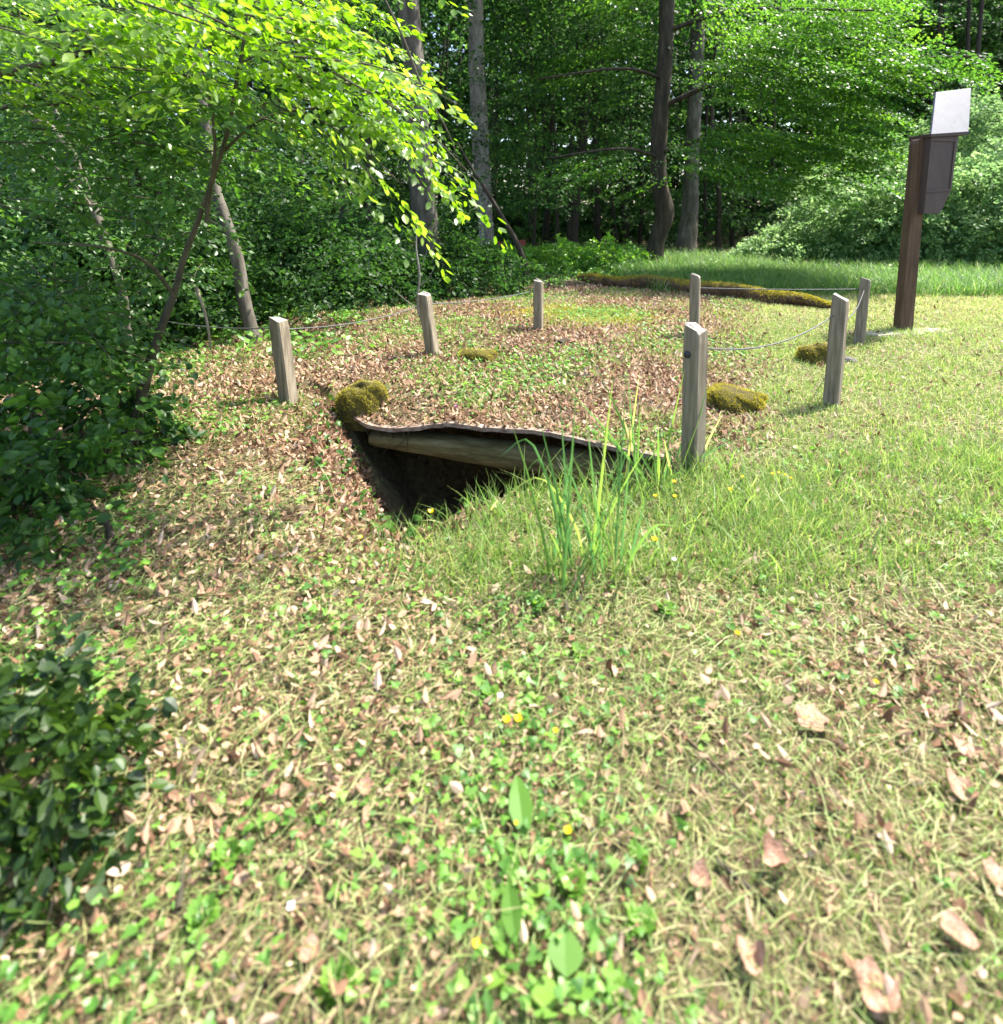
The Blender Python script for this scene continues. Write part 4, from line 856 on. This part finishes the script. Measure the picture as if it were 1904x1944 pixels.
# ================================================================== SMALL PLANTS, FLOWERS, BIG LEAVES
def flower(px, py, label, hgt=.09, size=.011, m='yellow', name='buttercup', n=5, ctr='yellow'):
    hd0 = None; d = ray(px, py); t = .3       # find the head on its stem above the ground
    while t < 30:
        p = d*t+np.array([0, 0, CAM_Z]); 
        if p[2] <= float(zs(np.array([p[0]]), np.array([p[1]]))[0])+hgt: break
        t += .004
    if px == 818: q_ = ground_at(px+6, 1040, zs); p = at(px, py, q_[1]); b = q_.copy()
    else: b = p.copy()
    b[2] = float(zs(b[:1], b[1:2])[0]); g = random.Random(int(px*7+py))
    b[0] += g.uniform(-.01, .01)
    th = thing(name, b, label, 'flower', None)
    v_, f_ = tube(smooth_path([b, b*.5+p*.5+np.array([.004, 0, 0]), p], 6), [.0012]*6, 4, cap=False); mesh_np('stem', v_, f_, M['dock'], th, rnd=np.full(len(v_), .3))
    a = np.arange(n)*2*math.pi/n; ax = np.stack([np.cos(a), np.sin(a)-.15, np.full(n, .35)], 1); X, Y, Z = axes(ax, np.tile([0, -.3, 1.], (n, 1)))
    v_, f_, r_ = inst(leaf_hi(.95, -.08, -.3), np.tile(p, (n, 1)), X, Y, Z, np.full(n, size), np.linspace(0, 1, n)); mesh_np('petals', v_, f_, M[m], th, rnd=r_)
for px, py, lab, hh, sz in [
        (962, 1368, 'left one of the paired buttercups in the near centre grass', .06, .013), (984, 1366, 'right one of the paired buttercups in the near centre grass', .06, .014),
        (1055, 1388, 'small buttercup just right of the paired buttercups', .05, .009), (1078, 1578, 'buttercup above the lobed green weed at bottom centre', .05, .011),
        (980, 1563, 'tiny buttercup above the long dock leaf', .05, .006), (905, 1793, 'buttercup lying low left of the bottom dock leaves', .03, .010),
        (1400, 1203, 'buttercup at the start of the mown grass below the bolted post', .04, .011), (1663, 1295, 'buttercup in the mown grass above the big lobed dead leaf', .04, .009),
        (1243, 1025, 'bright large buttercup right of the tallest grass tuft', .12, .016), (1280, 915, 'upper buttercup left of the foot of the bolted post', .14, .013),
        (1244, 942, 'leftmost of the three buttercups left of the bolted post foot', .13, .012), (1281, 943, 'lower buttercup left of the foot of the bolted post', .12, .012),
        (1386, 930, 'buttercup in the lush grass right of the bolted post', .10, .013), (1410, 906, 'pale tall buttercup standing alone right of the bolted post', .11, .012),
        (1467, 900, 'leftmost buttercup in the row of four right of the bolted post', .08, .010), (1479, 898, 'second buttercup in the row of four right of the bolted post', .08, .010),
        (1491, 902, 'third buttercup in the row of four right of the bolted post', .08, .010), (1502, 908, 'last buttercup in the row of four, farthest from the bolted post', .08, .009),
        (818, 972, 'yellow buttercup lit against the dark mouth of the pit', .14, .016), (685, 1021, 'yellow buttercup on the leafy bank left of the pit', .08, .011)]:
    flower(px, py, lab, hh, sz)
flower(1280, 1063, 'single white flower below the large bright buttercup', .09, .012, 'white_petal', 'white_flower')
flower(950, 1322, 'small white flower above the paired buttercups', .05, .011, 'white_petal', 'white_flower')
flower(553, 1722, 'small white flower among the dead leaves at lower left', .02, .011, 'white_petal', 'white_flower')
flower(866, 772, 'purple violet in the leaves behind the roof edge', .05, .014, 'purple', 'violet')
flower(1040, 818, 'purple violet near the roof edge behind the tall grass', .05, .013, 'purple', 'violet')
def leafplant(name, px, py, spec, label, cat, m='dock', tpl=None):
    b = ground_at(px, py, zs); th = thing(name, b, label, cat); n = len(spec)
    az = np.array([s[0] for s in spec]); sc = np.array([s[1] for s in spec]); el = np.array([s[2] for s in spec])
    ax = np.stack([np.cos(az)*np.cos(el), np.sin(az)*np.cos(el), np.sin(el)], 1); nn = np.stack([-np.cos(az)*np.sin(el), -np.sin(az)*np.sin(el), np.cos(el)], 1)+np.random.default_rng(int(px)).normal(0, .15, (n, 3))
    X, Y, Z = axes(ax, nn); st = np.stack([np.cos(az)*.2, np.sin(az)*.2, np.full(n, .25)], 1)*sc[:, None]
    v_, f_, r_ = inst(tpl or leaf_hi(.45, .06, .25), b+st+np.array([0, 0, .012]), X, Y, Z, sc, np.linspace(.1, .9, n)); mesh_np('leaves', v_, f_, M[m], th, rnd=r_)
    tb = [tube([b-np.array([0, 0, .01]), b+st[i]*.6+np.array([0, 0, .006]), b+st[i]+np.array([0, 0, .012])], .0015, 4, cap=False) for i in range(n)]
    v_, f_ = jointubes(tb); mesh_np('stems', v_, f_, M['dock'], th, rnd=np.full(len(v_), .2))
leafplant('dock_plant', 1000, 1650, [(1.7, .13, .35), (2.6, .06, .2), (.6, .06, .2)], 'tall pointed dock leaf standing in the near centre grass', 'plant')
leafplant('dock_plant', 985, 1725, [(1.9, .09, .3), (2.8, .07, .2), (.3, .06, .2)], 'pale dock leaves just below the tall pointed dock leaf', 'plant')
leafplant('dock_plant', 985, 1850, [(1.8, .10, .3), (2.5, .05, .2), (3.6, .06, .1)], 'pale dock leaf at the bottom centre', 'plant')
leafplant('plantain', 1075, 1905, [(1.5, .075, .15), (.2, .05, .1), (3.2, .055, .1)], 'round pale green leaf at the bottom edge of the picture', 'plant', tpl=leaf_hi(.95, .04, .1))
g = np.random.default_rng(77)
for px, py, nn_, s_, lab in [(1085, 1700, 26, .045, 'lobed green buttercup leaves in a clump right of the dock leaves'), (1215, 1770, 14, .045, 'small bright weed between the leaf clump and the curled leaf'), (1215, 1640, 12, .04, 'bright weed with lobed leaves above the small bright weed'),
                             (430, 1640, 16, .045, 'green weed clump among dead leaves at left'), (380, 1760, 18, .045, 'green weed clump beside the brown dead stalk'), (1265, 1165, 14, .05, 'leafy weed at the foot of the tallest grass tuft'), (1020, 1155, 16, .055, 'broad leaved weed left of the tallest grass tuft'),
                             (1180, 1910, 12, .05, 'lobed weed at the bottom right of centre'), (640, 1890, 14, .05, 'low weed at the bottom left of centre'), (930, 1330, 10, .045, 'bright leafy weed above the paired buttercups'), (1100, 1250, 14, .04, 'small clover clump below the tallest grass tuft')]:
    leafplant('weed', px, py, [(g.uniform(0, 6.28), s_*g.uniform(.25, .75), g.uniform(-.1, .9)) for _ in range(int(nn_*1.8))], lab, 'weed', tpl=leaf_lobed(5, .9, .15, .30))
def bigleaf(px, py, size, az, tilt, label, curl=.5, lobes=5, seedr=.5):
    b = ground_at(px, py, zs); ax = np.array([[math.cos(az), math.sin(az), .05]]); nn = np.array([[tilt*.6, -.05, 1.]]); size = size*.66
    X, Y, Z = axes(ax, nn); v_, f_, r_ = inst(leaf_lobed(lobes, .95, curl), b[None]+np.array([[0, 0, .03]])-ax*size*.5, X, Y, Z, np.array([size]), np.array([seedr]))
    props(mesh_np('fallen_leaf', v_, f_, M['bigleaf'], smooth=True, rnd=r_), label, 'leaf', 'large dead leaves on the mown grass')
bigleaf(1540, 1385, .125, .4, .1, 'large flat tan leaf with pointed lobes on the mown grass', .25)
bigleaf(1472, 1665, .085, .2, -.3, 'curled brown leaf beside the reddish stick', 1.4)
bigleaf(1822, 1440, .085, 1.2, .6, 'pinkish leaf standing on edge near the right side', .6, 3)
bigleaf(1815, 1520, .10, 1.0, .5, 'orange tinted leaf below the pinkish leaf near the right side', .9)
bigleaf(1815, 1800, .09, 2.4, .3, 'pink brown leaf low at the right side', .5, 3)
bigleaf(1330, 1700, .07, .1, .2, 'narrow tan leaf left of the curled brown leaf', 1.1, 3)
bigleaf(1890, 1690, .08, .7, .2, 'brown leaf cut by the right edge', .8)
bigleaf(1660, 1915, .11, .7, .2, 'crumpled orange brown leaf at the bottom right', 1.0)
bigleaf(1430, 1855, .08, 1.3, -.3, 'twisted brown leaf at the bottom between weeds', 1.3, 3)
bigleaf(545, 1525, .05, 1.3, -.3, 'orange brown leaf on the left of the near grass', .8, 3)
bigleaf(690, 1520, .06, 2.3, .3, 'orange brown leaf just right of the left orange leaf', .8, 3)
bigleaf(590, 1835, .06, .6, .3, 'rust coloured leaf at the bottom left', .8, 3, .2)

# faded red boards far behind
rb = thing('red_bench', at(985, 480, 13.0), 'faded red boards of a bench behind the leaning dark sapling', 'bench')
slabpoly([(978,458),(998,457),(998,471),(978,472)], 13.0, .3, 'seat', M['red'], rb)
slabpoly([(944,461),(958,460),(958,468),(944,469)], 13.2, .3, 'side_board', M['red'], rb)
slabpoly([(982,471),(994,471),(994,498),(982,498)], 13.05, .2, 'leg', M['bark_dark'], rb)
